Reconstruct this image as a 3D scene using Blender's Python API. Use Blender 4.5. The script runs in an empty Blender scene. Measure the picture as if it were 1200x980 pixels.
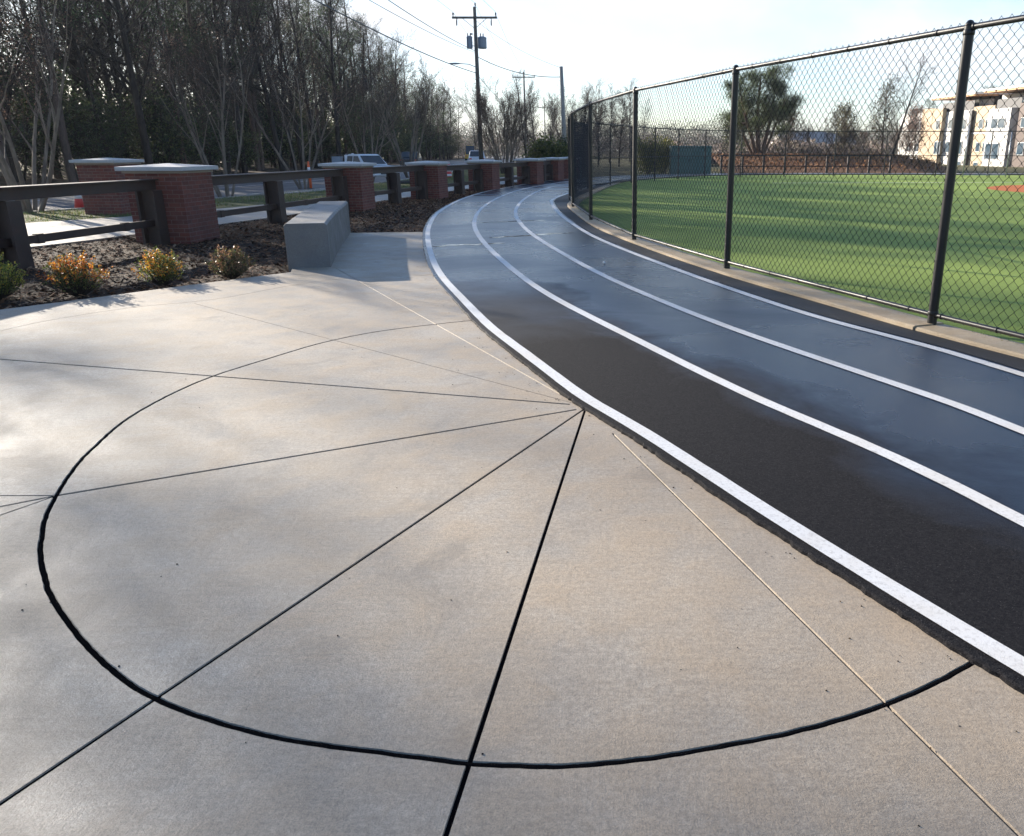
import bpy, bmesh, math, random
from mathutils import Vector, Matrix, noise
CLOUD_MIN, CLOUD_MAX = .1, 1.0
CLOUD_COL = (4.35, 4.5, 4.75)
SKY_STR = .088
SUN_STR = 5.0
EXPOSURE = 1.58
HAZE = .0002
R = math.radians
scene = bpy.context.scene
COL = scene.collection

# ------------------------------------------------------------------ helpers
def tag(o, label=None, cat=None, group=None, kind=None):
    if label: o['label'] = label
    if cat: o['category'] = cat
    if group: o['group'] = group
    if kind: o['kind'] = kind
    return o

def thing(name, label, cat, loc=(0, 0, 0), rz=0.0, group=None):
    o = bpy.data.objects.new(name, None)
    COL.objects.link(o)
    o.location = loc
    o.rotation_euler = (0, 0, rz)
    o.empty_display_size = .3
    return tag(o, label, cat, group)

def kids(o):
    return [c for c in bpy.data.objects if c.parent == o]

def copy_thing(root, loc, rz=0.0, sc=1.0, label=None, group=None, tree=None):
    """copy a thing with its parts and sub-parts (tree = [(part, [subparts])])"""
    r = root.copy(); COL.objects.link(r)
    r.location = loc; r.rotation_euler = (0, 0, rz)
    r.scale = (sc, sc, sc) if not isinstance(sc, tuple) else sc
    if label: r['label'] = label
    if group: r['group'] = group
    for p, subs in tree:
        c = p.copy(); COL.objects.link(c); c.parent = r
        for s in subs:
            d = s.copy(); COL.objects.link(d); d.parent = c
    return r

class MB:
    """mesh builder: collects faces, links them as one mesh object"""
    def __init__(self):
        self.v = []; self.f = []; self.c = []; self.mi = []; self.m = 0; self.col = None
    def face(self, idx):
        self.f.append(idx); self.mi.append(self.m)
        if self.col is not None: self.c.append(self.col)
    def quad(self, a, b, c, d):
        n = len(self.v); self.v += [tuple(a), tuple(b), tuple(c), tuple(d)]; self.face((n, n+1, n+2, n+3))
    def tri(self, a, b, c):
        n = len(self.v); self.v += [tuple(a), tuple(b), tuple(c)]; self.face((n, n+1, n+2))
    def hexa(self, p):
        n = len(self.v); self.v += [tuple(q) for q in p]
        for f in ((3, 2, 1, 0), (4, 5, 6, 7), (0, 1, 5, 4), (1, 2, 6, 5), (2, 3, 7, 6), (3, 0, 4, 7)):
            self.face(tuple(n+i for i in f))
    def box(self, x0, x1, y0, y1, z0, z1):
        self.hexa([(x0, y0, z0), (x1, y0, z0), (x1, y1, z0), (x0, y1, z0), (x0, y0, z1), (x1, y0, z1), (x1, y1, z1), (x0, y1, z1)])
    def beam(self, a, b, w, z0, z1):
        """box whose axis runs from a to b on plan, width w, between heights z0 and z1"""
        a = Vector(a[:2]); b = Vector(b[:2]); d = (b-a).normalized(); n = Vector((-d.y, d.x))*w/2
        p = [a-n, b-n, b+n, a+n]
        self.hexa([(q.x, q.y, z0) for q in p]+[(q.x, q.y, z1) for q in p])
    def tube(self, pts, rad, sides=6, cap=False):
        pts = [Vector(p) for p in pts]
        if not isinstance(rad, (list, tuple)): rad = [rad]*len(pts)
        base = len(self.v); n = len(pts)
        ref = None
        for i, p in enumerate(pts):
            d = (pts[min(i+1, n-1)]-pts[max(i-1, 0)])
            d = d.normalized() if d.length > 1e-9 else Vector((0, 0, 1))
            if ref is None: ref = Vector((1, 0, 0)) if abs(d.x) < .8 else Vector((0, 1, 0))
            u = (ref-d*ref.dot(d))
            if u.length < 1e-4: u = d.orthogonal()
            u.normalize(); ref = u; w = d.cross(u)
            for k in range(sides):
                a = 2*math.pi*k/sides
                q = p+(u*math.cos(a)+w*math.sin(a))*rad[i]
                self.v.append((q.x, q.y, q.z))
        for i in range(n-1):
            for k in range(sides):
                a = base+i*sides+k; b = base+i*sides+(k+1) % sides
                self.face((a, b, b+sides, a+sides))
        if cap:
            self.face(tuple(base+k for k in reversed(range(sides))))
            self.face(tuple(base+(n-1)*sides+k for k in range(sides)))
    def lathe(self, prof, c=(0, 0, 0), sides=16, axis='z'):
        base = len(self.v); n = len(prof)
        for r, z in prof:
            for k in range(sides):
                a = 2*math.pi*k/sides
                if axis == 'z': q = (c[0]+r*math.cos(a), c[1]+r*math.sin(a), c[2]+z)
                elif axis == 'y': q = (c[0]+r*math.cos(a), c[1]+z, c[2]+r*math.sin(a))
                else: q = (c[0]+z, c[1]+r*math.cos(a), c[2]+r*math.sin(a))
                self.v.append(q)
        for i in range(n-1):
            for k in range(sides):
                a = base+i*sides+k; b = base+i*sides+(k+1) % sides
                self.face((a, b, b+sides, a+sides))
        self.face(tuple(base+k for k in reversed(range(sides))))
        self.face(tuple(base+(n-1)*sides+k for k in range(sides)))
    def build(self, name, mat, parent=None, smooth=False, off=None, bevel=0):
        me = bpy.data.meshes.new(name)
        v = self.v
        if off is not None: v = [(a-off[0], b-off[1], c-off[2]) for a, b, c in v]
        me.from_pydata(v, [], self.f)
        mats = mat if isinstance(mat, (list, tuple)) else [mat]
        for m in mats: me.materials.append(m)
        if len(mats) > 1: me.polygons.foreach_set('material_index', self.mi)
        if self.c and len(self.c) == len(self.f):
            at = me.attributes.new('tint', 'FLOAT_COLOR', 'FACE')
            flat = []
            for c in self.c: flat += [c[0], c[1], c[2], 1.0]
            at.data.foreach_set('color', flat)
        if smooth: me.polygons.foreach_set('use_smooth', [True]*len(self.f))
        me.update()
        o = bpy.data.objects.new(name, me); COL.objects.link(o)
        if parent is not None: o.parent = parent
        if bevel:
            b = o.modifiers.new('bevel', 'BEVEL'); b.width = bevel; b.segments = 2; b.limit_method = 'ANGLE'; b.angle_limit = R(40)
        return o

def spline(pts, n=8):
    P = [Vector(p) for p in pts]; P = [P[0]*2-P[1]]+P+[P[-1]*2-P[-2]]
    out = []
    for i in range(1, len(P)-2):
        p0, p1, p2, p3 = P[i-1:i+3]
        for k in range(n):
            t = k/n
            # centripetal Catmull-Rom
            def tj(ti, a, b): return ti+max((b-a).length, 1e-6)**.5
            t0 = 0; t1 = tj(t0, p0, p1); t2 = tj(t1, p1, p2); t3 = tj(t2, p2, p3)
            tt = t1+(t2-t1)*t
            A1 = p0*((t1-tt)/(t1-t0))+p1*((tt-t0)/(t1-t0)); A2 = p1*((t2-tt)/(t2-t1))+p2*((tt-t1)/(t2-t1)); A3 = p2*((t3-tt)/(t3-t2))+p3*((tt-t2)/(t3-t2))
            B1 = A1*((t2-tt)/(t2-t0))+A2*((tt-t0)/(t2-t0)); B2 = A2*((t3-tt)/(t3-t1))+A3*((tt-t1)/(t3-t1))
            out.append(B1*((t2-tt)/(t2-t1))+B2*((tt-t1)/(t2-t1)))
    out.append(P[-2])
    return [Vector((p.x, p.y)) for p in out]

def smooth_curve(pts, it=2):
    for _ in range(it):
        q = [pts[0]]
        for i in range(1, len(pts)-1):
            q.append((pts[i-1]+pts[i]*2+pts[i+1])/4)
        q.append(pts[-1]); pts = q
    return pts

def offset(pts, d):
    out = []
    for i, p in enumerate(pts):
        t = pts[min(i+1, len(pts)-1)]-pts[max(i-1, 0)]
        t.normalize(); out.append(p+Vector((t.y, -t.x))*d)
    return out

def ribbon(mb, A, B, z):
    n = min(len(A), len(B)); base = len(mb.v)
    for i in range(n):
        mb.v.append((A[i].x, A[i].y, z)); mb.v.append((B[i].x, B[i].y, z))
    for i in range(n-1):
        a = base+2*i
        mb.face((a, a+1, a+3, a+2))

# ------------------------------------------------------------------ materials
class NT:
    def __init__(self, name):
        self.m = bpy.data.materials.new(name); self.m.use_nodes = True
        self.t = self.m.node_tree; self.b = self.t.nodes['Principled BSDF']
    def n(self, typ, **kw):
        nd = self.t.nodes.new(typ)
        for k, v in kw.items():
            if hasattr(nd, k) and k not in ('Scale',): setattr(nd, k, v)
            else: nd.inputs[k].default_value = v
        return nd
    def l(self, a, b): self.t.links.new(a, b)
    def coord(self, kind='Object', scale=None):
        c = self.n('ShaderNodeTexCoord').outputs[kind]
        if scale:
            mp = self.n('ShaderNodeMapping'); self.l(c, mp.inputs[0]); mp.inputs['Scale'].default_value = scale; c = mp.outputs[0]
        return c
    def noise(self, co, scale, detail=4, rough=.55, dist=0.0):
        nd = self.n('ShaderNodeTexNoise'); nd.inputs['Scale'].default_value = scale; nd.inputs['Detail'].default_value = detail
        nd.inputs['Roughness'].default_value = rough; nd.inputs['Distortion'].default_value = dist
        self.l(co, nd.inputs['Vector']); return nd.outputs['Fac']
    def ramp(self, fac, stops):
        nd = self.n('ShaderNodeValToRGB'); e = nd.color_ramp.elements
        while len(e) < len(stops): e.new(.5)
        for i, (p, c) in enumerate(stops):
            e[i].position = p; e[i].color = (*c, 1) if len(c) == 3 else c
        self.l(fac, nd.inputs[0]); return nd.outputs[0]
    def mix(self, fac, a, b, mode='MIX'):
        nd = self.n('ShaderNodeMix'); nd.data_type = 'RGBA'; nd.blend_type = mode
        for s, x in ((0, fac), (6, a), (7, b)):
            if hasattr(x, 'node'): self.l(x, nd.inputs[s])
            elif isinstance(x, (int, float)): nd.inputs[s].default_value = x
            else: nd.inputs[s].default_value = (*x, 1)
        return nd.outputs[2]
    def rng(self, fac, a, b, c=0, d=1):
        nd = self.n('ShaderNodeMapRange'); self.l(fac, nd.inputs[0])
        nd.inputs[1].default_value = c; nd.inputs[2].default_value = d; nd.inputs[3].default_value = a; nd.inputs[4].default_value = b
        return nd.outputs[0]
    def bump(self, h, strength=.3, dist=.01, prev=None):
        nd = self.n('ShaderNodeBump'); nd.inputs['Strength'].default_value = strength; nd.inputs['Distance'].default_value = dist
        self.l(h, nd.inputs['Height'])
        if prev is not None: self.l(prev, nd.inputs['Normal'])
        return nd.outputs[0]
    def out(self, color=None, rough=None, normal=None, metal=None, spec=None):
        for k, x in (('Base Color', color), ('Roughness', rough), ('Normal', normal), ('Metallic', metal), ('Specular IOR Level', spec)):
            if x is None: continue
            if hasattr(x, 'node'): self.l(x, self.b.inputs[k])
            elif isinstance(x, (int, float)): self.b.inputs[k].default_value = x
            else: self.b.inputs[k].default_value = (*x, 1)
        return self.m

def plain(name, col, rough=.6, metal=0.0, var=.12, scale=6, bump=0.0):
    t = NT(name); co = t.coord()
    f = t.noise(co, scale, 5)
    c = t.mix(f, tuple(x*(1-var) for x in col), tuple(min(1, x*(1+var)) for x in col))
    nb = t.bump(t.noise(co, scale*12, 3), bump, .01) if bump else None
    return t.out(c, rough, nb, metal)

M = {}
# broom-finished concrete, damp and dirty in patches
def concrete(name, lo, hi, warm, s=1.0):
    t = NT(name); co = t.coord()
    big = t.noise(co, .55*s, 5, .6, .4); mid = t.noise(co, 2.6*s, 6, .65, .3); fine = t.noise(co, 62*s, 5, .78); grain = t.noise(co, 170*s, 3, .75)
    c = t.mix(t.rng(big, 0, 1, .36, .64), lo, hi)
    gr2 = t.noise(co, 34*s, 5, .75); c = t.mix(t.rng(gr2, 0, .42, .40, .62), c, tuple(x*.62 for x in lo))
    c = t.mix(t.rng(mid, 0, .75, .40, .66), c, warm)
    st2 = t.noise(co, 1.1*s, 6, .7, 1.5); c = t.mix(t.rng(st2, 0, .6, .56, .68), c, tuple(x*.66 for x in lo))
    c = t.mix(t.rng(t.noise(co, 6.5*s, 6, .75, .8), 0, .5, .56, .72), c, tuple(x*.7 for x in warm))
    c = t.mix(t.rng(fine, 0, .62, .44, .68), c, tuple(x*.55 for x in lo))
    c = t.mix(t.rng(grain, 0, .75, .47, .72), c, tuple(x*.5 for x in lo))
    st = t.noise(co, 1.7*s, 3, .5, 1.2)
    c = t.mix(t.rng(st, 0, .4, .68, .78), c, tuple(x*.55 for x in warm))
    if name == 'plaza_concrete':
        bs_ = t.noise(t.coord('Object', (3.0, 55, 1)), 1, 4, .7, .25); c = t.mix(t.rng(bs_, 0, .28, .45, .7), c, tuple(x*.6 for x in lo))
        sc_ = t.noise(t.coord('Object', (5.0, 1.2, 1)), 1, 6, .8, 1.8); c = t.mix(t.rng(sc_, 0, .4, .62, .70), c, (.20, .165, .13))
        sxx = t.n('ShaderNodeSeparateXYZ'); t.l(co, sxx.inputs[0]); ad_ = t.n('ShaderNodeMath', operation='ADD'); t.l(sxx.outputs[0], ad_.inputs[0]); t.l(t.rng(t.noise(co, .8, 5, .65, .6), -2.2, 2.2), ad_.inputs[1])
        c = t.mix(t.rng(ad_.outputs[0], 0, .5, -1.0, 2.0), c, t.mix(t.rng(fine, 0, 1, .35, .65), (.40, .30, .20), (.27, .20, .13)))  # tan towards the right: dust, plus warm light painted into the colour
    vo = t.n('ShaderNodeTexVoronoi'); vo.inputs['Scale'].default_value = 9*s; t.l(co, vo.inputs['Vector'])
    pock = t.rng(vo.outputs['Distance'], 1, 0, .03, .05)
    pm = t.n('ShaderNodeMath', operation='MULTIPLY'); t.l(pock, pm.inputs[0]); t.l(t.rng(t.noise(co, 1.3*s, 2), 0, 1, .52, .6), pm.inputs[1])
    c = t.mix(pm.outputs[0], c, (.05, .045, .04))
    r = t.rng(mid, .50, .72, .3, .7)
    # broom strokes
    w = t.coord('Object', (260, 14, 1)); br = t.noise(w, 1, 3, .6)
    nb = t.bump(t.noise(co, 150*s, 4, .7), .38, .004)
    nb = t.bump(br, .14, .003, nb); nb = t.bump(mid, .25, .02, nb)
    return t.out(c, r, nb, None, .38)
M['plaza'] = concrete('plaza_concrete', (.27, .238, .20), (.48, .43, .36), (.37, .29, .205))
M['bench'] = concrete('bench_concrete', (.13, .135, .14), (.25, .25, .25), (.18, .17, .155), 1.7)
M['kerb'] = concrete('kerb_concrete', (.38, .30, .20), (.56, .45, .31), (.42, .31, .19), 2.0)
M['walk'] = concrete('walk_concrete', (.30, .28, .25), (.42, .39, .36), (.32, .29, .24))
def asphalt(name, base, r0, r1, spec=.5, dust=.0, wet=1.0):
    t = NT(name); co = t.coord()
    big = t.noise(co, .35, 4, .6, .6); mid = t.noise(co, 3, 5); g = t.noise(co, 260, 3, .7)
    vo = t.n('ShaderNodeTexVoronoi'); vo.inputs['Scale'].default_value = 160; t.l(co, vo.inputs['Vector'])
    c = t.mix(t.rng(big, 0, 1, .35, .65), tuple(x*.8 for x in base), tuple(x*1.25 for x in base))
    c = t.mix(t.rng(vo.outputs['Distance'], .7, 0, .0, .45), c, tuple(x*2.2+.012 for x in base))
    c = t.mix(t.rng(t.noise(co, 75, 4, .85), 0, .6, .53, .70), c, tuple(x*1.5+.020 for x in base))
    sp = t.n('ShaderNodeTexVoronoi'); sp.inputs['Scale'].default_value = 38; t.l(co, sp.inputs['Vector'])
    c = t.mix(t.rng(sp.outputs['Distance'], .7, 0, .015, .04), c, (.20, .19, .18))
    c = t.mix(t.rng(mid, 0, dust, .5, .75), c, (.16, .14, .12))
    r = t.rng(big, r0, r1, .38, .62)
    nb = t.bump(g, .35, .003); nb = t.bump(vo.outputs['Distance'], .35, .003, nb); return t.out(c, r, nb, None, spec)
M['track'] = asphalt('sealed_asphalt', (.003, .0075, .021), .20, .36, .40)  # blue of the reflected sky is tinted into this base colour
# the seal is dried out and rough on the near part of the outer lane, damp and glossy elsewhere
tn = M['track'].node_tree; bs = tn.nodes['Principled BSDF']; wt = NT.__new__(NT); wt.m = M['track']; wt.t = tn; wt.b = bs
co = wt.coord(); sx = wt.n('ShaderNodeSeparateXYZ'); wt.l(co, sx.inputs[0])
def mth(op, a, b):
    q = wt.n('ShaderNodeMath', operation=op)
    for i, x in enumerate((a, b)):
        if hasattr(x, 'node'): wt.l(x, q.inputs[i])
        else: q.inputs[i].default_value = x
    return q.outputs[0]
nz = mth('MULTIPLY', mth('SUBTRACT', wt.noise(co, .9, 5, .6, .5), .5), 1.6)
pp = mth('ADD', mth('ADD', mth('MULTIPLY', sx.outputs[0], .91), mth('MULTIPLY', sx.outputs[1], .42)), nz)
wet = mth('MAXIMUM', wt.rng(pp, 0, 1, 2.75, 3.5), wt.rng(mth('ADD', sx.outputs[1], mth('MULTIPLY', nz, 2.0)), 0, 1, 6.5, 10.5))
dryness = wt.rng(wet, 1, 0)
oldr = bs.inputs['Roughness'].links[0].from_socket
mm = wt.n('ShaderNodeMix'); mm.data_type = 'FLOAT'; wt.l(wet, mm.inputs[0]); mm.inputs[2].default_value = .82; wt.l(oldr, mm.inputs[3]); wt.l(mm.outputs[0], bs.inputs['Roughness'])
wt.l(wt.rng(wet, .10, .45), bs.inputs['Specular IOR Level'])
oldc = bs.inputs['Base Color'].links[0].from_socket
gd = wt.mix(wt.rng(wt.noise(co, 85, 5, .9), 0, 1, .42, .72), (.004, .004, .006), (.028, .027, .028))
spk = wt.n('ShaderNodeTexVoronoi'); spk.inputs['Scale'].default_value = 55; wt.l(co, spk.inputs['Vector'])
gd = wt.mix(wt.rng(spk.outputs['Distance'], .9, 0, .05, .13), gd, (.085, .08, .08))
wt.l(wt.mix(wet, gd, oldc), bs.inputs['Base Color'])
M['trackdry'] = asphalt('dry_asphalt', (.013, .012, .012), .6, .8, .35)
M['road'] = asphalt('road_asphalt', (.06, .06, .065), .55, .75, .4, .3)
t = NT('lane_paint'); co = t.coord(); n1 = t.noise(co, 60, 4, .7); n2 = t.noise(co, 2.2, 4)
c = t.mix(t.rng(n1, 0, .6, .50, .74), (.58, .58, .58), (.20, .19, .19)); c = t.mix(t.rng(n2, 0, .6, .48, .70), c, (.50, .46, .40)); c = t.mix(t.rng(t.noise(co, 9, 6, .8), 0, .7, .60, .70), c, (.26, .25, .24))
M['paint'] = t.out(c, .55, t.bump(t.noise(co, 220, 3), .5, .003))
M['sealant'] = plain('joint_sealant', (.005, .005, .006), 1.0, 0, .4, 30, .6); M['sealant'].node_tree.nodes['Principled BSDF'].inputs['Specular IOR Level'].default_value = .0
M['black'] = plain('black_vinyl', (.0025, .003, .0045), .40, 0, .2, 20, .05)
M['wire'] = plain('vinyl_wire', (.007, .008, .009), .34, 0, .2, 20)
M['galv'] = plain('galvanised_pipe', (.34, .36, .38), .35, .6, .2, 14)
# bricks laid in object space
t = NT('red_brick'); co = t.coord(); sx = t.n('ShaderNodeSeparateXYZ'); t.l(co, sx.inputs[0])
ad = t.n('ShaderNodeMath', operation='ADD'); t.l(sx.outputs[0], ad.inputs[0]); t.l(sx.outputs[1], ad.inputs[1])
cx = t.n('ShaderNodeCombineXYZ'); t.l(ad.outputs[0], cx.inputs[0]); t.l(sx.outputs[2], cx.inputs[1])
bk = t.n('ShaderNodeTexBrick'); t.l(cx.outputs[0], bk.inputs['Vector'])
for k, v in (('Scale', 1.0), ('Mortar Size', .0055), ('Mortar Smooth', .25), ('Bias', -.1), ('Brick Width', .213), ('Row Height', .0735)): bk.inputs[k].default_value = v
bk.inputs['Color1'].default_value = (.175, .046, .030, 1); bk.inputs['Color2'].default_value = (.095, .025, .019, 1); bk.inputs['Mortar'].default_value = (.20, .14, .115, 1)
c = t.mix(t.rng(t.noise(co, 7, 5), 0, .5, .45, .7), bk.outputs['Color'], (.10, .035, .03))
c = t.mix(t.rng(t.noise(co, 2.0, 4), 0, .25, .55, .75), c, (.30, .20, .17))
nb = t.bump(t.rng(bk.outputs['Fac'], 1, 0), .8, .006); nb = t.bump(t.noise(co, 90, 4, .7), .3, .004, nb)
M['brick'] = t.out(c, .85, nb)
M['cap'] = concrete('cast_stone', (.46, .46, .46), (.60, .60, .60), (.46, .44, .42), 3)
M['corbel'] = plain('corbel_stone', (.30, .25, .20), .8, 0, .25, 9, .3)
t = NT('rusted_steel'); co = t.coord(); a = t.noise(co, 5, 6, .7, .5); b = t.noise(co, 40, 4)
c = t.mix(t.rng(a, 0, 1, .35, .68), (.022, .014, .012), (.052, .029, .022)); c = t.mix(t.rng(b, 0, .4, .5, .8), c, (.03, .02, .02))
M['rust'] = t.out(c, t.rng(a, .5, .72, .3, .7), t.bump(b, .3, .004))
# turf
t = NT('turf'); co = t.coord(); a = t.noise(co, .25, 4, .6, .3); b = t.noise(co, 60, 3, .8); g = t.noise(co, 9, 4, .7)
c = t.mix(t.rng(a, 0, 1, .35, .65), (.19, .265, .045), (.27, .355, .075)); c = t.mix(t.rng(b, 0, .6, .45, .75), c, (.04, .085, .016)); c = t.mix(t.rng(g, 0, .35, .45, .7), c, (.17, .24, .07))
M['turf'] = t.out(c, .8, t.bump(b, 1.0, .02), None, .25)
def ground_mat(name, a1, a2, a3, s=1.0):
    t = NT(name); co = t.coord(); a = t.noise(co, .4*s, 5, .65, .4); b = t.noise(co, 14*s, 5, .75); g = t.noise(co, 60*s, 3, .7)
    c = t.mix(t.rng(a, 0, 1, .38, .62), a1, a2); c = t.mix(t.rng(b, 0, .8, .42, .66), c, a3); c = t.mix(t.rng(g, 0, .5, .5, .7), c, tuple(x*.4 for x in a1))
    return t.out(c, .92, t.bump(g, .9, .02, t.bump(b, .7, .05)), None, .2)
M['ground'] = ground_mat('rough_grass', (.10, .095, .05), (.14, .115, .07), (.075, .095, .03))
M['verge'] = ground_mat('verge_soil', (.07, .085, .03), (.12, .11, .055), (.10, .12, .04))
M['litter'] = ground_mat('leaf_litter', (.050, .034, .024), (.085, .052, .033), (.03, .022, .018))
M['bank'] = ground_mat('leaf_bank', (.26, .13, .07), (.33, .19, .11), (.12, .075, .045), .6)
M['mulchbed'] = ground_mat('mulch_soil', (.040, .024, .017), (.07, .042, .028), (.018, .013, .011), 2)
M['clay'] = ground_mat('orange_clay', (.44, .13, .05), (.50, .16, .06), (.38, .10, .04))
def tinted(name, rough=.7, spec=.3, trans=0.0, mul=1.0):
    t = NT(name); at = t.n('ShaderNodeAttribute'); at.attribute_name = 'tint'
    co = t.coord(); c = t.mix(t.rng(t.noise(co, 12, 3), 0, .5, .4, .7), at.outputs['Color'], (0, 0, 0))
    t.l(c, t.b.inputs['Base Color']); t.b.inputs['Roughness'].default_value = rough; t.b.inputs['Specular IOR Level'].default_value = spec
    if trans:
        tr = t.n('ShaderNodeBsdfTranslucent'); t.l(at.outputs['Color'], tr.inputs['Color'])
        mx = t.n('ShaderNodeMixShader'); mx.inputs[0].default_value = trans
        t.l(t.b.outputs[0], mx.inputs[1]); t.l(tr.outputs[0], mx.inputs[2])
        t.l(mx.outputs[0], t.t.nodes['Material Output'].inputs['Surface'])
    return t.m
M['leaf'] = tinted('leaves', .5, .4, .35)
M['chips'] = tinted('mulch_chips', .95, .1)
M['blades'] = tinted('grass_blades', .6, .3, .3)
def bark(name, a, b, s=1.0):
    t = NT(name); co = t.coord('Object', (1, 1, .25)); n1 = t.noise(co, 9*s, 6, .7, .4); n2 = t.noise(co, 40*s, 4, .7)
    c = t.mix(t.rng(n1, 0, 1, .35, .65), a, b)
    return t.out(c, .85, t.bump(n2, .6, .02, t.bump(n1, .5, .04)), None, .2)
M['bark_myrtle'] = bark('smooth_myrtle_bark', (.10, .08, .065), (.22, .185, .15), .6)
M['bark_dark'] = bark('dark_bark', (.026, .021, .018), (.052, .042, .035))
M['bark_pine'] = bark('pine_bark', (.07, .05, .04), (.13, .09, .07))
M['twig'] = bark('twig_bark', (.042, .033, .029), (.082, .064, .055), 2)
M['twig_light'] = bark('pale_twig_bark', (.13, .105, .088), (.21, .17, .145), 2)
M['pole'] = bark('pole_timber', (.10, .095, .085), (.17, .16, .145), 2)
M['pole_pale'] = bark('weathered_pole_timber', (.24, .225, .205), (.34, .32, .30), 2)
M['transformer'] = plain('transformer_paint', (.17, .21, .27), .4, .2, .15, 9)
M['cable'] = plain('cable_black', (.02, .02, .022), .5)
M['porcelain'] = plain('insulator_grey', (.12, .13, .15), .35)
M['teal'] = plain('teal_cabinet_paint', (.055, .13, .12), .5, 0, .15, 3)
M['tealdark'] = plain('cabinet_vent', (.02, .04, .04), .6)
M['white'] = plain('white_vehicle_paint', (.72, .74, .77), .25, 0, .04, 3)
M['glass'] = plain('vehicle_glass', (.05, .06, .07), .08, 0, .1)
M['tyre'] = plain('tyre_rubber', (.02, .02, .02), .8)
M['chrome'] = plain('dull_metal', (.35, .36, .38), .3, .8)
M['orange'] = plain('hi_vis_orange', (.75, .12, .03), .5, 0, .1, 5)
M['red'] = plain('weathered_red_plastic', (.62, .06, .05), .5, 0, .15, 5)
M['reflect'] = plain('reflective_white', (.75, .75, .75), .4)
M['darkplastic'] = plain('dark_plastic', (.03, .032, .035), .6)
M['yellow'] = plain('machine_yellow', (.62, .40, .06), .45, 0, .15, 4)
M['stucco'] = plain('white_stucco', (.55, .54, .52), .8, 0, .06, 2, .1)
M['tan'] = plain('tan_panel', (.44, .34, .235), .8, 0, .08, 2, .1)
M['roofedge'] = plain('roof_edge', (.66, .62, .56), .6, 0, .1, 1)
M['soffit'] = plain('cedar_soffit', (.45, .24, .10), .6, 0, .2, 4)
M['darkwall'] = plain('dark_cladding', (.035, .035, .04), .6, 0, .2, 2)
M['brownwall'] = plain('brown_cladding', (.10, .07, .06), .7, 0, .2, 2)
M['frame'] = plain('window_frame', (.55, .56, .56), .5)
t = NT('window_glass'); co = t.coord(); c = t.mix(t.rng(t.noise(co, .8, 3), 0, 1, .4, .6), (.05, .08, .11), (.10, .13, .16)); M['window'] = t.out(c, .08)
M['farhouse'] = plain('far_house_siding', (.62, .61, .60), .8)
M['farroof'] = plain('far_roof', (.30, .28, .27), .8)
M['carblue'] = plain('car_paint_blue_grey', (.20, .26, .34), .25, .2)
M['cardark'] = plain('car_paint_dark', (.03, .035, .045), .25, .2)
# ------------------------------------------------------------------ light, sky, camera
SUN_AZ, SUN_EL = -49.0, 17.5            # degrees; azimuth from +Y towards +X
w = bpy.data.worlds.new("World"); scene.world = w; w.use_nodes = True
nt = w.node_tree; nt.nodes.clear()
sky = nt.nodes.new('ShaderNodeTexSky'); sky.sky_type = 'NISHITA'; sky.sun_disc = False
sky.sun_elevation = R(SUN_EL); sky.sun_rotation = R(SUN_AZ); sky.air_density = 1.0; sky.dust_density = .7; sky.ozone_density = 4.0
tc = nt.nodes.new('ShaderNodeTexCoord'); mp = nt.nodes.new('ShaderNodeMapping'); mp.inputs['Scale'].default_value = (1, 1, 3.2)
nt.links.new(tc.outputs['Generated'], mp.inputs[0])
cl = nt.nodes.new('ShaderNodeTexNoise'); cl.inputs['Scale'].default_value = 2.1; cl.inputs['Detail'].default_value = 7; cl.inputs['Roughness'].default_value = .52; cl.inputs['Distortion'].default_value = .5
nt.links.new(mp.outputs[0], cl.inputs['Vector'])
mr = nt.nodes.new('ShaderNodeMapRange'); mr.inputs[1].default_value = .36; mr.inputs[2].default_value = .66; mr.inputs[3].default_value = CLOUD_MIN; mr.inputs[4].default_value = CLOUD_MAX
nt.links.new(cl.outputs['Fac'], mr.inputs[0])
mx = nt.nodes.new('ShaderNodeMix'); mx.data_type = 'RGBA'
sp_ = nt.nodes.new('ShaderNodeSeparateXYZ'); nt.links.new(tc.outputs['Generated'], sp_.inputs[0])
el = nt.nodes.new('ShaderNodeMapRange'); el.inputs[1].default_value = .18; el.inputs[2].default_value = .25; el.inputs[3].default_value = 1; el.inputs[4].default_value = .04; nt.links.new(sp_.outputs[2], el.inputs[0])
ml = nt.nodes.new('ShaderNodeMath'); ml.operation = 'MULTIPLY'; nt.links.new(mr.outputs[0], ml.inputs[0]); nt.links.new(el.outputs[0], ml.inputs[1])
nt.links.new(ml.outputs[0], mx.inputs[0]); nt.links.new(sky.outputs[0], mx.inputs[6]); mx.inputs[7].default_value = (*CLOUD_COL, 1)
bg = nt.nodes.new('ShaderNodeBackground'); bg.inputs['Strength'].default_value = SKY_STR
wo = nt.nodes.new('ShaderNodeOutputWorld')
nt.links.new(mx.outputs[2], bg.inputs[0]); nt.links.new(bg.outputs[0], wo.inputs[0])

sl = bpy.data.lights.new('sun', 'SUN'); sl.energy = SUN_STR; sl.angle = R(.53); sl.color = (1.0, .90, .76)
so = bpy.data.objects.new('sun', sl); COL.objects.link(so)
a, e = R(SUN_AZ), R(SUN_EL)
sd = Vector((math.sin(a)*math.cos(e), math.cos(a)*math.cos(e), math.sin(e)))
so.rotation_euler = (-sd).to_track_quat('-Z', 'Y').to_euler(); so.location = sd*40

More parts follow.
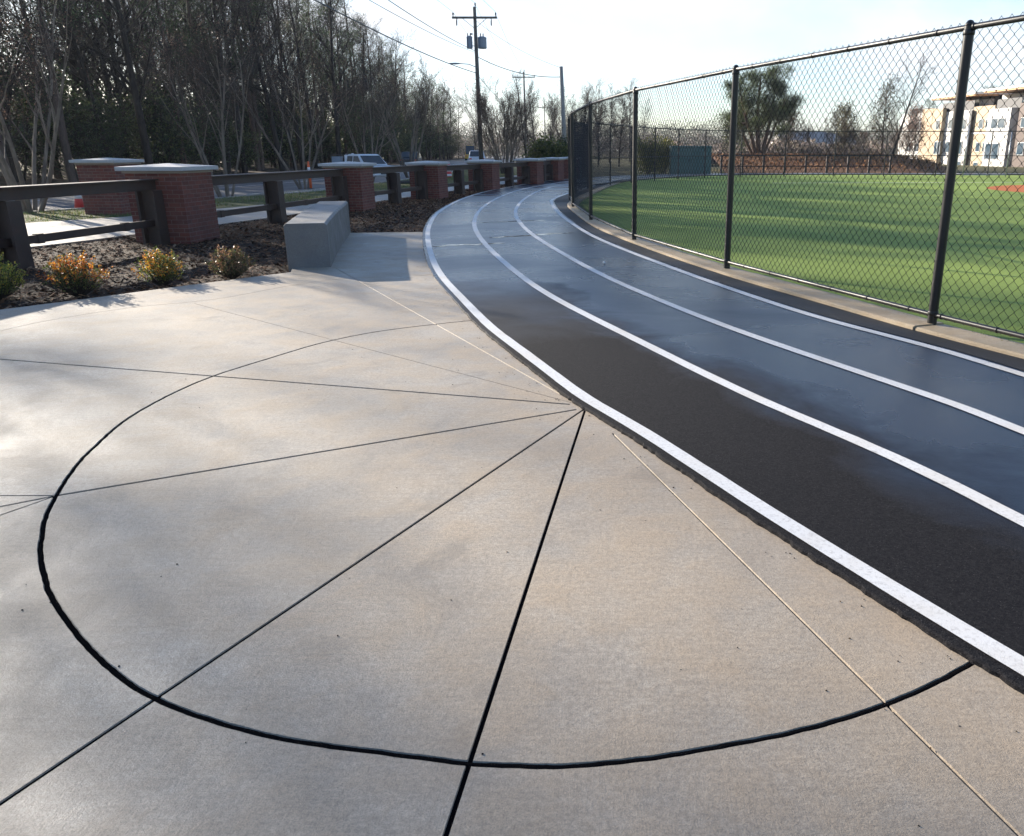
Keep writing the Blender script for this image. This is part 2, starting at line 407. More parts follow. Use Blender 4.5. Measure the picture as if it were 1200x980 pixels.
cd = bpy.data.cameras.new('camera'); cam = bpy.data.objects.new('camera', cd); COL.objects.link(cam)
cam.location = (0, 0, 1.55); cam.rotation_euler = (R(90)-math.atan(314/950), 0, 0)
cd.sensor_width = 36; cd.lens = 950/1200*36; cd.shift_x = -110/1200; cd.clip_end = 2500; cd.clip_start = .05
scene.camera = cam
vs = scene.view_settings; vs.view_transform = 'Standard'; vs.look = 'None'; vs.exposure = EXPOSURE; vs.gamma = 1; vs.use_curve_mapping = False
scene.cycles.max_bounces = 6; scene.cycles.transparent_max_bounces = 8
try: scene.cycles.use_denoising = True
except Exception: pass

# ------------------------------------------------------------------ measured ground lines (metres, camera foot at the origin)
L1 = [(1.305, 2.152), (1.069, 2.605), (0.723, 3.295), (0.197, 4.422), (-0.133, 5.043), (-0.425, 5.746), (-0.784, 6.620), (-1.049, 7.266), (-1.595, 8.875), (-2.115, 10.450), (-2.699, 12.660), (-3.446, 15.986), (-3.788, 17.840), (-4.310, 21.266), (-4.744, 27.408), (-4.664, 32.822), (-4.147, 37.210), (-3.139, 41.369)]
L2 = [(1.814, 3.191), (1.677, 3.581), (1.482, 4.037), (1.252, 4.498), (0.910, 5.179), (0.221, 6.845), (-0.081, 7.574), (-0.672, 9.096), (-1.274, 11.072), (-2.088, 14.203), (-2.657, 16.864), (-3.029, 19.167), (-3.481, 23.508), (-3.662, 30.018), (-3.265, 36.610), (-2.492, 41.049)]
L3 = [(2.395, 4.378), (2.216, 4.896), (1.814, 5.746), (1.094, 7.303), (0.299, 9.447), (-0.113, 10.752), (-0.664, 12.767), (-1.451, 15.986), (-2.026, 19.167), (-2.338, 21.560), (-2.602, 25.009), (-2.711, 30.306), (-2.305, 37.920), (-1.758, 41.369)]
L4 = [(2.996, 5.605), (2.698, 6.409), (2.051, 7.696), (1.475, 9.327), (0.834, 11.410), (-0.155, 15.044), (-0.705, 18.049), (-1.197, 21.266), (-1.607, 25.009), (-1.776, 28.143), (-1.471, 35.386)]
KERB = [(3.225, 6.074), (2.771, 7.085), (2.255, 8.512), (1.454, 10.675), (-0.137, 16.681), (-0.608, 19.778), (-0.979, 22.822), (-1.192, 25.414), (-1.247, 29.185)]
def V2(l): return [Vector(p) for p in l]
def lane(pts, near, far):
    c = spline(V2(near)+V2(pts)+V2(far), 10)
    return smooth_curve(c, 14)
def ext_near(p0, p1, dists=(9, 6, 3.5, 1.6), bend=.008):
    """carry a lane line on towards and past the viewer's right"""
    p0 = Vector(p0); p1 = Vector(p1); d = (p0-p1).normalized(); out = []
    for s in dists:
        q = p0+d*s; n = Vector((-d.y, d.x)); out.append(q+n*(bend*s*s))
    return out
FARC = [(-3.2, 43.5), (-1.6, 48.5), (1.2, 53.5), (5.5, 57.5), (11, 59.2), (22, 59.0), (40, 57)]
def far_off(d, skip=0):
    c = offset(spline(FARC, 4), d); return [tuple(p) for p in c][skip:]
c1 = lane([p for p in L1 if p[1] < 40], ext_near(L1[0], L1[1]), FARC[0:])
c2 = lane([p for p in L2 if p[1] < 40], ext_near(L2[0], L2[1]), far_off(1.05, 2))
c3 = lane([p for p in L3 if p[1] < 40], ext_near(L3[0], L3[1]), far_off(2.1, 4))
c4 = lane([p for p in L4 if p[1] < 34], ext_near(L4[0], L4[1]), far_off(3.15, 2))
ck = lane([p for p in KERB if p[1] < 28], ext_near(KERB[0], KERB[1]), far_off(3.85, 0))
c1 = list(c1)

def resample(c, n):
    L = [0]
    for i in range(1, len(c)): L.append(L[-1]+(c[i]-c[i-1]).length)
    out = []; j = 0
    for k in range(n):
        s = L[-1]*k/(n-1)
        while j < len(L)-2 and L[j+1] < s: j += 1
        f = (s-L[j])/max(L[j+1]-L[j], 1e-9); out.append(c[j].lerp(c[j+1], min(1, f)))
    return out

TZ = .018
# the track surface: lapping over the concrete, with a ragged edge
n = 3500
A = resample(c1, n)
rng = random.Random(3)
edge = []
Ao = offset(A, -.100)
for i, p in enumerate(Ao):
    t_ = noise.noise(Vector((p.x*5, p.y*5, 0)))*.010+noise.noise(Vector((p.x*28, p.y*28, 3)))*.009+noise.noise(Vector((p.x*75, p.y*75, 8)))*.005
    nrm = (Ao[i]-A[i]).normalized(); edge.append(p+nrm*t_)
B = resample(ck, n)
mb = MB(); base = 0
rows = 6
for i in range(n):
    mb.v.append((edge[i].x, edge[i].y, -.10)); mb.v.append((edge[i].x+(A[i].x-edge[i].x)*.05, edge[i].y+(A[i].y-edge[i].y)*.05, TZ-.004))
    for k in range(rows):
        q = edge[i].lerp(B[i], .004+.996*k/(rows-1)); mb.v.append((q.x, q.y, TZ))
R_ = rows+2
for i in range(n-1):
    for k in range(R_-1):
        a = i*R_+k; mb.face((a, a+R_, a+R_+1, a+1))
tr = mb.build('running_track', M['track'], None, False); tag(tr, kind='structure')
def line(c, w, name, label):
    m_ = MB(); c = resample(c, 700); A_ = offset(c, -w/2); B_ = offset(c, w/2)
    def wob(Q, s): return [p+Vector((noise.noise(Vector((p.x*9, p.y*9, s))), noise.noise(Vector((p.x*9, p.y*9, s+5)))))*.003 for p in Q]
    ribbon(m_, wob(A_, 1), wob(B_, 9), TZ+.004)
    for f in range(len(m_.f)): m_.f[f] = m_.f[f][::-1]
    return tag(m_.build(name, M['paint']), kind='structure')
line(c1, .090, 'lane_line_marking', ''); line(c2, .092, 'lane_line_marking', ''); line(c3, .094, 'lane_line_marking', ''); line(c4, .095, 'lane_line_marking', '')
# dry asphalt shoulder between the inner line and the kerb
mb = MB(); ribbon(mb, resample(offset(c4, .09), 500), resample(offset(ck, -.004), 500), TZ+.0035)
for f in range(len(mb.f)): mb.f[f] = mb.f[f][::-1]
tag(mb.build('track_shoulder', M['trackdry']), kind='structure')

# concrete mow kerb under the fence, cast in lengths
K = resample(ck, 1200); L = 0; cur = []; blocks = []; seg = 3.35
for i, p in enumerate(K):
    cur.append(p)
    if i and (K[i]-K[i-1]).length: L += (K[i]-K[i-1]).length
    if L > seg: blocks.append(cur); cur = [p+(K[min(i+1, 1199)]-p).normalized()*.018]; L = 0
mb = MB()
for bi, bl in enumerate(blocks):
    if len(bl) < 3: continue
    d0 = rng.uniform(-.008, .012); zt = .055+rng.uniform(-.006, .006)
    P0 = offset(bl, d0); P1 = offset(bl, d0+.02); P2 = offset(bl, .34)
    base = len(mb.v)
    for i in range(len(bl)):
        for q, z in ((P0[i], -.1), (P0[i], zt-.012), (P1[i], zt), (P2[i], zt), (P2[i], -.1)): mb.v.append((q.x, q.y, z))
    for i in range(len(bl)-1):
        for k in range(4):
            a = base+i*5+k; mb.face((a, a+5, a+6, a+1))
    mb.face(tuple(base+k for k in range(5))); e_ = base+(len(bl)-1)*5; mb.face(tuple(e_+k for k in reversed(range(5))))
tag(mb.build('kerb', M['kerb']), kind='structure')

# ------------------------------------------------------------------ plaza slab with tooled joints (real grooves)
BED = [(-6.198, 8.222), (-5.971, 8.512), (-5.737, 8.821), (-5.506, 9.153), (-5.171, 9.633), (-4.726, 10.234), (-4.212, 10.910)]
BENCHIN = [(-3.815, 11.454), (-4.147, 12.660), (-4.613, 14.473), (-5.032, 16.327)]
outl = [(-7.2, 6.8), (-8.4, 4.6), (-9.2, 2.0), (-9.6, -2), (-9.6, -10), (16, -10)]
outl = outl[::-1]
pl = [Vector(p) for p in outl]
pl += V2(BED)
pl += [Vector([(-4.619, 12.149)][0]), Vector([(-5.157, 14.753)][0]), Vector([(-5.334, 15.660)][0])]
pl += [Vector(p) for p in [(-5.032, 16.327), (-4.398, 16.414), (-3.588, 16.502)]]
tk = [p for p in resample(offset(c1, -.06), 260) if p.y < Vector([(-3.588, 16.502)][0]).y-.05 and p.y > -9.9]
tk = sorted(tk, key=lambda p: -p.y)
pl += tk
bm = bmesh.new()
top = [bm.verts.new((p.x, p.y, 0)) for p in pl]; bot = [bm.verts.new((p.x, p.y, -.11)) for p in pl]
bm.faces.new(top); bm.faces.new(bot[::-1])
for i in range(len(pl)):
    j = (i+1) % len(pl); bm.faces.new((top[j], top[i], bot[i], bot[j]))
bmesh.ops.recalc_face_normals(bm, faces=bm.faces)
bmesh.ops.triangulate(bm, faces=[f for f in bm.faces if len(f.verts) > 4])
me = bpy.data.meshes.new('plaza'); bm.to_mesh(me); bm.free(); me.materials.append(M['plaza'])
plaza = bpy.data.objects.new('plaza', me); COL.objects.link(plaza); tag(plaza, kind='structure')

CIRC = [(1.175, 2.210), (0.956, 2.072), (0.824, 2.001), (0.605, 1.907), (0.352, 1.834), (0.114, 1.779), (-0.113, 1.744), (-0.352, 1.759), (-0.529, 1.788), (-0.722, 1.818), (-0.979, 1.876), (-1.152, 1.940), (-1.346, 2.028), (-1.581, 2.192), (-1.856, 2.436), (-2.080, 2.665), (-2.283, 2.934), (-2.430, 3.166), (-2.536, 3.367), (-2.602, 3.531), (-2.728, 3.855), (-2.815, 4.181), (-2.911, 4.689), (-2.903, 5.239), (-2.832, 5.675), (-2.636, 6.182), (-2.394, 6.747), (-2.069, 7.156), (-1.600, 7.494), (-1.231, 7.696)]
CROSS = [(-5.467, 7.192), (-5.388, 7.534), (-5.217, 7.907), (-4.880, 8.365), (-4.291, 8.821), (-3.799, 9.760), (-3.351, 10.305), (-2.647, 10.524), (-2.173, 10.752)]
J = {}
J['circle'] = (spline(V2(CIRC), 6), .022, .011)
J['cross'] = (spline(V2(CROSS), 5), .010, .010)
HUB = Vector([(-0.129, 4.878)][0])
def ray(px_a, w, over=0.0, start=None):
    a = HUB if start is None else Vector(start); b = Vector(px_a); d = (b-a).normalized()
    return ([a, b+d*over], w)
STR = []
STR.append(ray([(-4.731, 6.154)][0], .021, 1.5, [(-0.230, 4.969)][0]))
STR.append(ray([(-2.596, 3.521)][0], .021, 0, [(-0.183, 4.861)][0]))
STR.append(ray([(-2.773, 3.395)][0], .016, 2, [(-2.596, 3.521)][0]))
STR.append(ray([(-2.862, 3.521)][0], .011, 2, [(-2.596, 3.521)][0]))
STR.append(ray([(-2.708, 3.304)][0], .011, 2, [(-2.596, 3.521)][0]))
STR.append(ray([(-1.513, 1.620)][0], .016, 3, [(-0.140, 4.861)][0]))
STR.append(ray([(-0.382, 1.519)][0], .016, 4))
STR.append(ray([(0.981, 1.532)][0], .013, 3, [(0.039, 4.407)][0]))
STR.append(ray([(-2.103, 6.620)][0], .006, 3.0, [(-0.221, 5.006)][0]))
STR.append(ray([(-3.750, 11.324)][0], .012, 0.05, [(-0.187, 4.987)][0]))
def groove(m_, c, w, d):
    A_ = offset(c, -w/2); B_ = offset(c, w/2); A2 = offset(c, -w*.22); B2 = offset(c, w*.22); base = len(m_.v)
    for i in range(len(c)):
        for q, z in ((A_[i], .02), (A_[i], -.0015), (A2[i], -d), (B2[i], -d), (B_[i], -.0015), (B_[i], .02)): m_.v.append((q.x, q.y, z))
    for i in range(len(c)-1):
        for k in range(6):
            a = base+i*6+k; b = base+i*6+(k+1) % 6; m_.face((a, b, b+6, a+6))
    m_.face(tuple(base+k for k in reversed(range(6)))); e_ = base+(len(c)-1)*6; m_.face(tuple(e_+k for k in range(6)))
def cut(target, c, w, d):
    m_ = MB(); groove(m_, c, w, d); o = m_.build('cutter', M['plaza'])
    bm = bmesh.new(); bm.from_mesh(o.data); bmesh.ops.recalc_face_normals(bm, faces=bm.faces); bm.to_mesh(o.data); bm.free()
    md = target.modifiers.new('b', 'BOOLEAN'); md.operation = 'DIFFERENCE'; md.solver = 'EXACT'; md.object = o
    dg = bpy.context.evaluated_depsgraph_get(); dg.update()
    nm = bpy.data.meshes.new_from_object(target.evaluated_get(dg))
    old = len(target.data.polygons)
    target.modifiers.remove(md)
    if len(nm.polygons) > 10: target.data = nm
    bpy.data.objects.remove(o)
    return len(nm.polygons)-old
def wobble(c, a, f=3.0, n=None):
    c = resample(c, n or max(2, int(sum((c[i+1]-c[i]).length for i in range(len(c)-1))/.08)))
    return [p+Vector((noise.noise(Vector((p.x*f, p.y*f, 2))), noise.noise(Vector((p.x*f, p.y*f, 7)))))*a for p in c]
cc = wobble(J['circle'][0], .008, 4)
cc = [p+Vector((noise.noise(Vector((p.x*19, p.y*19, 2))), noise.noise(Vector((p.x*19, p.y*19, 7)))))*.0035 for p in resample(smooth_curve(cc, 3), 420)]
print('cut', cut(plaza, cc, J['circle'][1], J['circle'][2]))
print('cut', cut(plaza, wobble(J['cross'][0], .004), .010, .010))
for (pts, wd) in STR:
    print('cut', cut(plaza, pts, wd, .012))
for o_ in (plaza,):
    for p in o_.data.polygons: p.use_smooth = False
plaza.data.name = 'plaza'
# dark strips lying in the bottom of the straight joints
m_ = MB()
for pts, wd in STR[:7]+STR[8:9]:
    c_ = resample(pts, 60); ribbon(m_, offset(c_, -wd*.46), offset(c_, wd*.46), -.0048)
for c_, wd in ((wobble(J['cross'][0], .004), .010),): ribbon(m_, offset(c_, -wd*.45), offset(c_, wd*.45), -.004)
tag(m_.build('joint_filler', M['sealant']), kind='structure')
# poured sealant, lying uneven in the round joint
m_ = MB(); c_ = resample(cc, 900); base = 0
for i, p in enumerate(c_):
    t_ = (c_[min(i+1, 899)]-c_[max(i-1, 0)]).normalized(); nn = Vector((t_.y, -t_.x))
    wd = .0088+.0034*noise.noise(Vector((i*.06, 0, 0)))+.002*noise.noise(Vector((i*.4, 4, 0)))
    if wd < .004: wd = .004
    zc = -.0022+.0022*noise.noise(Vector((i*.12, 9, 0)))
    for k, (s, dz) in enumerate(((-1.25, -.003), (-.5, .001), (.5, .001), (1.25, -.003))):
        q = p+nn*(wd*s); m_.v.append((q.x, q.y, zc+dz+(.0008*noise.noise(Vector((i*.9, k, 2))))))
for i in range(899):
    for k in range(3):
        a = i*4+k; m_.face((a, a+1, a+5, a+4))
tag(m_.build('joint_sealant', M['sealant'], None, True), kind='structure')

# ------------------------------------------------------------------ ground sheets
mb = MB(); S = 900
NX = 60
xs = [-900, -400, -200, -120, -90, -75, -62, -52, -45, -38, -32, -26, -20, 0, 60, 120, 300, 900]
ys = [-300, -60, 0, 20, 40, 60, 80, 100, 130, 160, 200, 260, 400, 900]
def gz(x, y):
    z = -.125
    if x < -34: z += min(9, (-34-x)*.22)           # wooded slope across the road
    return z
for y in ys:
    for x in xs: mb.v.append((x, y, gz(x, y)))
for j in range(len(ys)-1):
    for i in range(len(xs)-1):
        a = j*len(xs)+i; mb.face((a, a+1, a+1+len(xs), a+len(xs)))
tag(mb.build('ground', M['ground']), kind='structure')
# turf field inside the track loop
mb = MB(); inner = resample(offset(ck, .335), 160)
ring = [(p.x, p.y, .012) for p in inner]+[(60, 56, .012), (60, -14, .012)]
mb.v = ring; mb.face(tuple(range(len(ring)))[::-1])
o = mb.build('turf_field', M['turf'])
bm = bmesh.new(); bm.from_mesh(o.data); bmesh.ops.recalc_face_normals(bm, faces=bm.faces); bmesh.ops.triangulate(bm, faces=bm.faces); bm.to_mesh(o.data); bm.free()
if o.data.polygons[0].normal.z < 0: o.data.flip_normals()
tag(o, kind='structure')
# clay circle and faint white line
mb = MB(); cxy = Vector([(14.856, 32.155)][0])+Vector((6.7, 1.5)); pts = []
for k in range(48):
    a = 2*math.pi*k/48; pts.append((cxy.x+5.8*math.cos(a), cxy.y+5.8*math.sin(a), .017))
mb.v = pts; mb.face(tuple(range(48))); tag(mb.build('clay_circle', M['clay']), kind='structure')
mb = MB(); a = Vector([(8.162, 41.369)][0]); b = Vector([(22.339, 42.471)][0]); mb.beam(a, b, .12, .013, .018); tag(mb.build('field_line', M['paint']), kind='structure')

# thin film of water lying across the track in two streaks
t = NT('standing_water'); M['water'] = t.out((.010, .012, .018), .03, None, None, .6)
m_ = MB()
for a, b, wd in (([(-2.936, 13.815)][0], [(-1.751, 14.336)][0], .16), ([(-2.166, 15.193)][0], [(-0.633, 16.155)][0], .20), ([(-2.847, 18.480)][0], [(-1.377, 19.167)][0], .14)):
    a = Vector(a); b = Vector(b); n_ = 60; d = (b-a).normalized(); nn = Vector((-d.y, d.x)); A_ = []; B_ = []
    for k in range(n_+1):
        f = k/n_; q = a.lerp(b, f); w1 = wd*math.sin(math.pi*min(1, max(0, f)))**.4*(.6+.9*abs(noise.noise(Vector((k*.33, a.x, 0)))))+.01
        q = q+nn*noise.noise(Vector((k*.1, 3, a.y)))*.15; A_.append(q-nn*w1*.5); B_.append(q+nn*w1*.5)
    ribbon(m_, A_, B_, TZ+.002)
for f in range(len(m_.f)): pass
o = m_.build('puddle', M['water'])
bm = bmesh.new(); bm.from_mesh(o.data); bmesh.ops.recalc_face_normals(bm, faces=bm.faces); bm.to_mesh(o.data); bm.free()
for p in o.data.polygons[:1]:
    if p.normal.z < 0: o.data.flip_normals()
tag(o, kind='structure')
# crumbs of asphalt and grit on the slab
m_ = MB(); rg = random.Random(15); TK = [p for p in tk if p.y < 12]
for _ in range(420):
    if rg.random() < .7:
        q = rg.choice(TK)+Vector((-abs(rg.gauss(.03, .10))-.05, -abs(rg.gauss(.02, .05))))
        if rg.random() < .2: q = q+Vector((-rg.random()*.5, 0))
    else: q = Vector((rg.uniform(-4, 1), rg.uniform(1, 9)))
    r = rg.uniform(.0015, .0045); p = [(q.x+r*rg.uniform(.6, 1.3)*math.cos(a), q.y+r*rg.uniform(.6, 1.3)*math.sin(a), .001) for a in (0, 1.5, 3, 4.6)]; n0 = len(m_.v)
    m_.col = rg.choice([(.02, .02, .02), (.04, .035, .03), (.10, .06, .03), (.02, .018, .016)])
    m_.v += p+[(q.x, q.y, r*1.3)]
    for k in range(4): m_.face((n0+k, n0+(k+1) % 4, n0+4))
tag(m_.build('grit', M['chips']), 'tiny dark crumbs of asphalt and grit scattered on the concrete', 'grit', kind='stuff')
# haze
if HAZE:
    m_ = MB(); m_.box(-260, 260, -40, 460, -1.4, 26)
    hz = bpy.data.materials.new('haze_air'); hz.use_nodes = True; hn = hz.node_tree; hn.nodes.clear()
    pv = hn.nodes.new('ShaderNodeVolumePrincipled'); pv.inputs['Color'].default_value = (.86, .90, .97, 1); pv.inputs['Density'].default_value = HAZE; pv.inputs['Anisotropy'].default_value = .3
    ho = hn.nodes.new('ShaderNodeOutputMaterial'); hn.links.new(pv.outputs[0], ho.inputs['Volume'])
    tag(m_.build('haze', hz), 'thin morning haze over the whole place', 'haze', kind='stuff')
# ------------------------------------------------------------------ curved concrete bench
br = [(-3.837, 11.410), (-4.123, 12.503), (-4.544, 14.203), (-4.826, 15.423), (-5.084, 16.502)]
cr = resample(spline(V2(br), 6), 26)          # right-hand (plaza) foot
cl_ = offset(cr, -.56)
def bench():
    loc = (cr[0].x, cr[0].y, 0)
    t = thing('concrete_bench', 'long curved grey concrete block bench at the mulch bed edge', 'bench', loc)
    m_ = MB(); H = .60; ch = .03
    prof = lambda i: ((0, 0, 0), (0, 0, H-ch), (1, ch, H), (2, ch, H), (3, 0, H-ch), (3, 0, 0))
    N = len(cr)
    for i in range(N):
        r_, l_ = cr[i], cl_[i]; u = (l_-r_).normalized()
        for q, z in ((r_, -.1), (r_, H-ch), (r_+u*ch, H), (l_-u*ch, H), (l_, H-ch), (l_, -.1)): m_.v.append((q.x, q.y, z))
    for i in range(N-1):
        for k in range(5):
            a = i*6+k; m_.face((a+1, a, a+6, a+7))
    m_.face(tuple(range(6))); m_.face(tuple((N-1)*6+k for k in reversed(range(6))))
    o = m_.build('bench_block', M['bench'], t, False, loc, .006)
    bm = bmesh.new(); bm.from_mesh(o.data); bmesh.ops.recalc_face_normals(bm, faces=bm.faces); bm.to_mesh(o.data); bm.free()
bench()

# ------------------------------------------------------------------ sidewalk, verge, road
WN = [(-24, -2), (-17, 3), (-13, 8), (-10.9, 12), (-9.75, 14.3), (-9.2, 16.5), (-8.6, 18.7), (-8.15, 21), (-7.7, 25), (-6.9, 30), (-6.1, 35), (-5.0, 41), (-3.9, 48), (-3.0, 60), (-2, 80)]
WF = [(-27, 1), (-20.5, 7), (-16.5, 13), (-14.6, 16.5), (-13.2, 18.8), (-11.9, 20.8), (-10.9, 23.7), (-10.1, 26.5), (-9.55, 29.2), (-8.7, 35), (-7.6, 42), (-6.6, 49), (-5.6, 60), (-4.6, 80)]
n_ = 120
wn = resample(spline(V2(WN), 6), n_); wf = resample(spline(V2(WF), 6), n_)
def strip_solid(name, A_, B_, z0, z1, mat, kind='structure', gap=None):
    m_ = MB(); N = len(A_)
    groups = [(0, N-1)] if not gap else [(i, min(i+gap, N-1)) for i in range(0, N-1, gap)]
    for a0, b0 in groups:
        base = len(m_.v)
        for i in range(a0, b0+1):
            pa, pb = A_[i], B_[i]
            if gap and i == b0 and b0 < N-1:
                pa = pa.lerp(A_[i-1], .02); pb = pb.lerp(B_[i-1], .02)
            for q, z in ((pa, z0), (pa, z1), (pb, z1), (pb, z0)): m_.v.append((q.x, q.y, z))
        for i in range(b0-a0):
            for k in range(3):
                a = base+i*4+k; m_.face((a, a+4, a+5, a+1))
        m_.face((base, base+1, base+2, base+3)); e_ = base+(b0-a0)*4; m_.face((e_+3, e_+2, e_+1, e_))
    o = m_.build(name, mat)
    bm = bmesh.new(); bm.from_mesh(o.data); bmesh.ops.recalc_face_normals(bm, faces=bm.faces); bm.to_mesh(o.data); bm.free()
    return tag(o, kind=kind)
strip_solid('sidewalk', wn, wf, -.12, -.02, M['walk'], gap=2)
RN = [(-36, -10), (-27, 6), (-19.5, 16), (-15.6, 22), (-13.9, 27), (-12.9, 32), (-12.0, 38), (-11.4, 48), (-11.6, 60), (-12.8, 90), (-15, 140), (-24, 260)]
RF = [(-52, 0), (-40, 14), (-31, 22), (-27, 27), (-25.2, 32), (-24, 38), (-22.8, 46), (-22, 56), (-21.8, 66), (-22.6, 92), (-24.5, 140), (-34, 260)]
rn = resample(spline(V2(RN), 6), 160); rf = resample(spline(V2(RF), 6), 160)
m_ = MB(); ribbon(m_, rn, rf, -.118); o = m_.build('road', M['road'])
if o.data.polygons[0].normal.z < 0: o.data.flip_normals()
tag(o, kind='structure')
# painted lane lines of the road
for f_, nm in ((.5, 'road_centre_line'), (.06, 'road_edge_line')):
    m_ = MB(); mid = [rn[i].lerp(rf[i], f_) for i in range(160)]; ribbon(m_, offset(mid, -.06), offset(mid, .06), -.113); o = m_.build(nm, M['paint'])
    if o.data.polygons[0].normal.z < 0: o.data.flip_normals()
    tag(o, kind='structure')
strip_solid('road_kerb', offset(rn, .0), offset(rn, .18), -.12, .0, M['walk'])
strip_solid('far_road_kerb', offset(rf, -.18), offset(rf, .0), -.12, .01, M['walk'])
# grass verge between sidewalk and road
m_ = MB()
vn = [wf[i] for i in range(n_)]
rn2 = resample([p for p in offset(rn, .18) if p.y < 82], n_)
ribbon(m_, vn, rn2, -.035); o = m_.build('grass_verge', M['verge'])
if o.data.polygons[0].normal.z < 0: o.data.flip_normals()
tag(o, kind='structure')
m_ = MB(); rg = random.Random(11)
for _ in range(26000):
    k = int(rg.triangular(0, n_-2, 35)); f_ = rg.random(); f2 = rg.random()
    a = vn[k].lerp(vn[k+1], f2); b = rn2[k].lerp(rn2[k+1], f2); q = a.lerp(b, f_)
    if noise.noise(Vector((q.x*.6, q.y*.6, 4)))+rg.uniform(-.25, .25) < -.12: continue
    h = rg.uniform(.03, .09); an = rg.uniform(0, 6.28); ww = .010
    m_.col = rg.choice([(.10, .17, .035), (.14, .20, .05), (.19, .20, .07), (.26, .22, .10), (.08, .13, .03)])
    dx, dy = math.cos(an)*ww, math.sin(an)*ww
    m_.tri((q.x-dx, q.y-dy, -.036), (q.x+dx, q.y+dy, -.036), (q.x+rg.uniform(-.04, .04), q.y+rg.uniform(-.04, .04), -.036+h))
tag(m_.build('verge_grass', M['blades']), 'short thin winter grass on the verge beside the road', 'grass', kind='stuff')

# ------------------------------------------------------------------ mulch bed
PIER = [ # x, y, height, angle
    (-7.92, 15.35, 1.29, R(-3)), (-7.12, 23.45, 1.22, R(-3)), (-6.12, 29.2, 1.17, R(-6)), (-4.98, 34.6, 1.16, R(-9)), (-3.62, 40.6, 1.16, R(-13)), (-2.88, 45.5, 1.16, R(-14)), (-2.12, 48.6, 1.16, R(-14))]
bedL = [(-12, 9.5), (-9.8, 14.2), (-9.25, 16.5), (-8.65, 18.7), (-8.2, 21), (-7.75, 25), (-6.95, 30), (-6.15, 35), (-5.05, 41), (-3.95, 48)]
bedR = [(-6.9, 7.2)]+list(BED)+[(-4.3, 12.6), (-4.6, 14.5), (-5.0, 16.33), (-3.62, 16.5)]
tt = [p for p in resample(offset(c1, -.115), 200) if 16.5 < p.y < 46]
tt = sorted(tt, key=lambda p: p.y)
bl = resample(V2(bedL), 150); brr = resample(V2(bedR)+tt, 150)
m_ = MB(); NR = 30
for i in range(150):
    for k in range(NR+1):
        q = bl[i].lerp(brr[i], k/NR); z = -.055+.022*noise.noise(Vector((q.x*1.6, q.y*1.6, 0)))+.012*noise.noise(Vector((q.x*7, q.y*7, 0)))
        m_.v.append((q.x, q.y, z))
for i in range(149):
    for k in range(NR):
        a = i*(NR+1)+k; m_.face((a, a+1, a+NR+2, a+NR+1))
o = m_.build('mulch_bed', M['mulchbed'], None, True)
if o.data.polygons[0].normal.z < 0: o.data.flip_normals()
tag(o, kind='structure')
m_ = MB(); rg = random.Random(5)
MC = [(.21, .105, .06), (.14, .072, .042), (.06, .034, .022), (.25, .14, .085), (.025, .017, .012), (.36, .23, .15), (.12, .062, .038)]
for _ in range(42000):
    i = min(148, int(rg.random()**1.7*149)); k = rg.random(); q = bl[i].lerp(brr[i], k); q = q.lerp(bl[i+1].lerp(brr[i+1], k), rg.random())
    z = -.055+.022*noise.noise(Vector((q.x*1.6, q.y*1.6, 0)))+.012*noise.noise(Vector((q.x*7, q.y*7, 0)))+rg.uniform(0, .02)
    L_ = rg.uniform(.02, .085)*(1+.015*q.y); W_ = L_*rg.uniform(.15, .45); an = rg.uniform(0, math.pi); ti = rg.uniform(-.5, .5); ro = rg.uniform(-.6, .6)
    u = Vector((math.cos(an)*math.cos(ti), math.sin(an)*math.cos(ti), math.sin(ti)))*L_/2
    v_ = Vector((-math.sin(an)*math.cos(ro), math.cos(an)*math.cos(ro), math.sin(ro)))*W_/2
    c_ = Vector((q.x, q.y, z+.004)); m_.col = rg.choice(MC)
    up = Vector((0, 0, .006)); m_.quad(c_-u-v_, c_+u-v_*.6, c_+u+v_*.7, c_-u+v_); m_.quad(c_-u-v_+up*0, c_-u*.2-v_*.6+up, c_+u*.2+v_*.7+up, c_+v_-u)
tag(m_.build('mulch', M['chips']), 'shredded brown bark mulch covering the planting bed', 'mulch', kind='stuff')

# ------------------------------------------------------------------ brick piers
PL = ['brick pier with pale flat cap nearest the viewer, behind the orange tipped shrubs',
      'brick pier with pale cap behind the far end of the concrete bench',
      'third brick pier along the rusty rail fence, beside the grassy mulch strip end',
      'brick pier whose cap stands in front of the foot of the transformer pole',
      'small distant brick pier under the tree with upright bare stems',
      'distant brick pier in front of the round green bush',
      'last and farthest brick pier touching the one before it, at the track bend']
PL[2] = 'brick pier right of the white truck, third from the front of the rail fence'
def make_pier(x, y, h, rz, label, s=1.0, group=None):
    t = thing('brick_pier', label, 'brick pier', (x, y, 0), rz, group)
    m_ = MB(); m_.box(-.5*s, .5*s, -.53*s, .53*s, -.14, h-.13); m_.build('brick_shaft', M['brick'], t, bevel=.004)
    m_ = MB(); m_.box(-.53*s, .53*s, -.56*s, .56*s, h-.13, h-.085); m_.build('corbel', M['corbel'], t, bevel=.004)
    m_ = MB(); a, b = .60*s, .63*s; z0, z1, z2 = h-.085, h-.018, h+.035
    m_.v = [(-a, -b, z0), (a, -b, z0), (a, b, z0), (-a, b, z0), (-a, -b, z1), (a, -b, z1), (a, b, z1), (-a, b, z1), (0, 0, z2)]
    for f in ((3, 2, 1, 0), (0, 1, 5, 4), (1, 2, 6, 5), (2, 3, 7, 6), (3, 0, 4, 7), (4, 5, 8), (5, 6, 8), (6, 7, 8), (7, 4, 8)): m_.face(f)
    m_.build('stone_cap', M['cap'], t, bevel=.003)
    return t
for i, (x, y, h, rz) in enumerate(PIER): make_pier(x, y, h, rz, PL[i], group='brick piers of the rail fence')
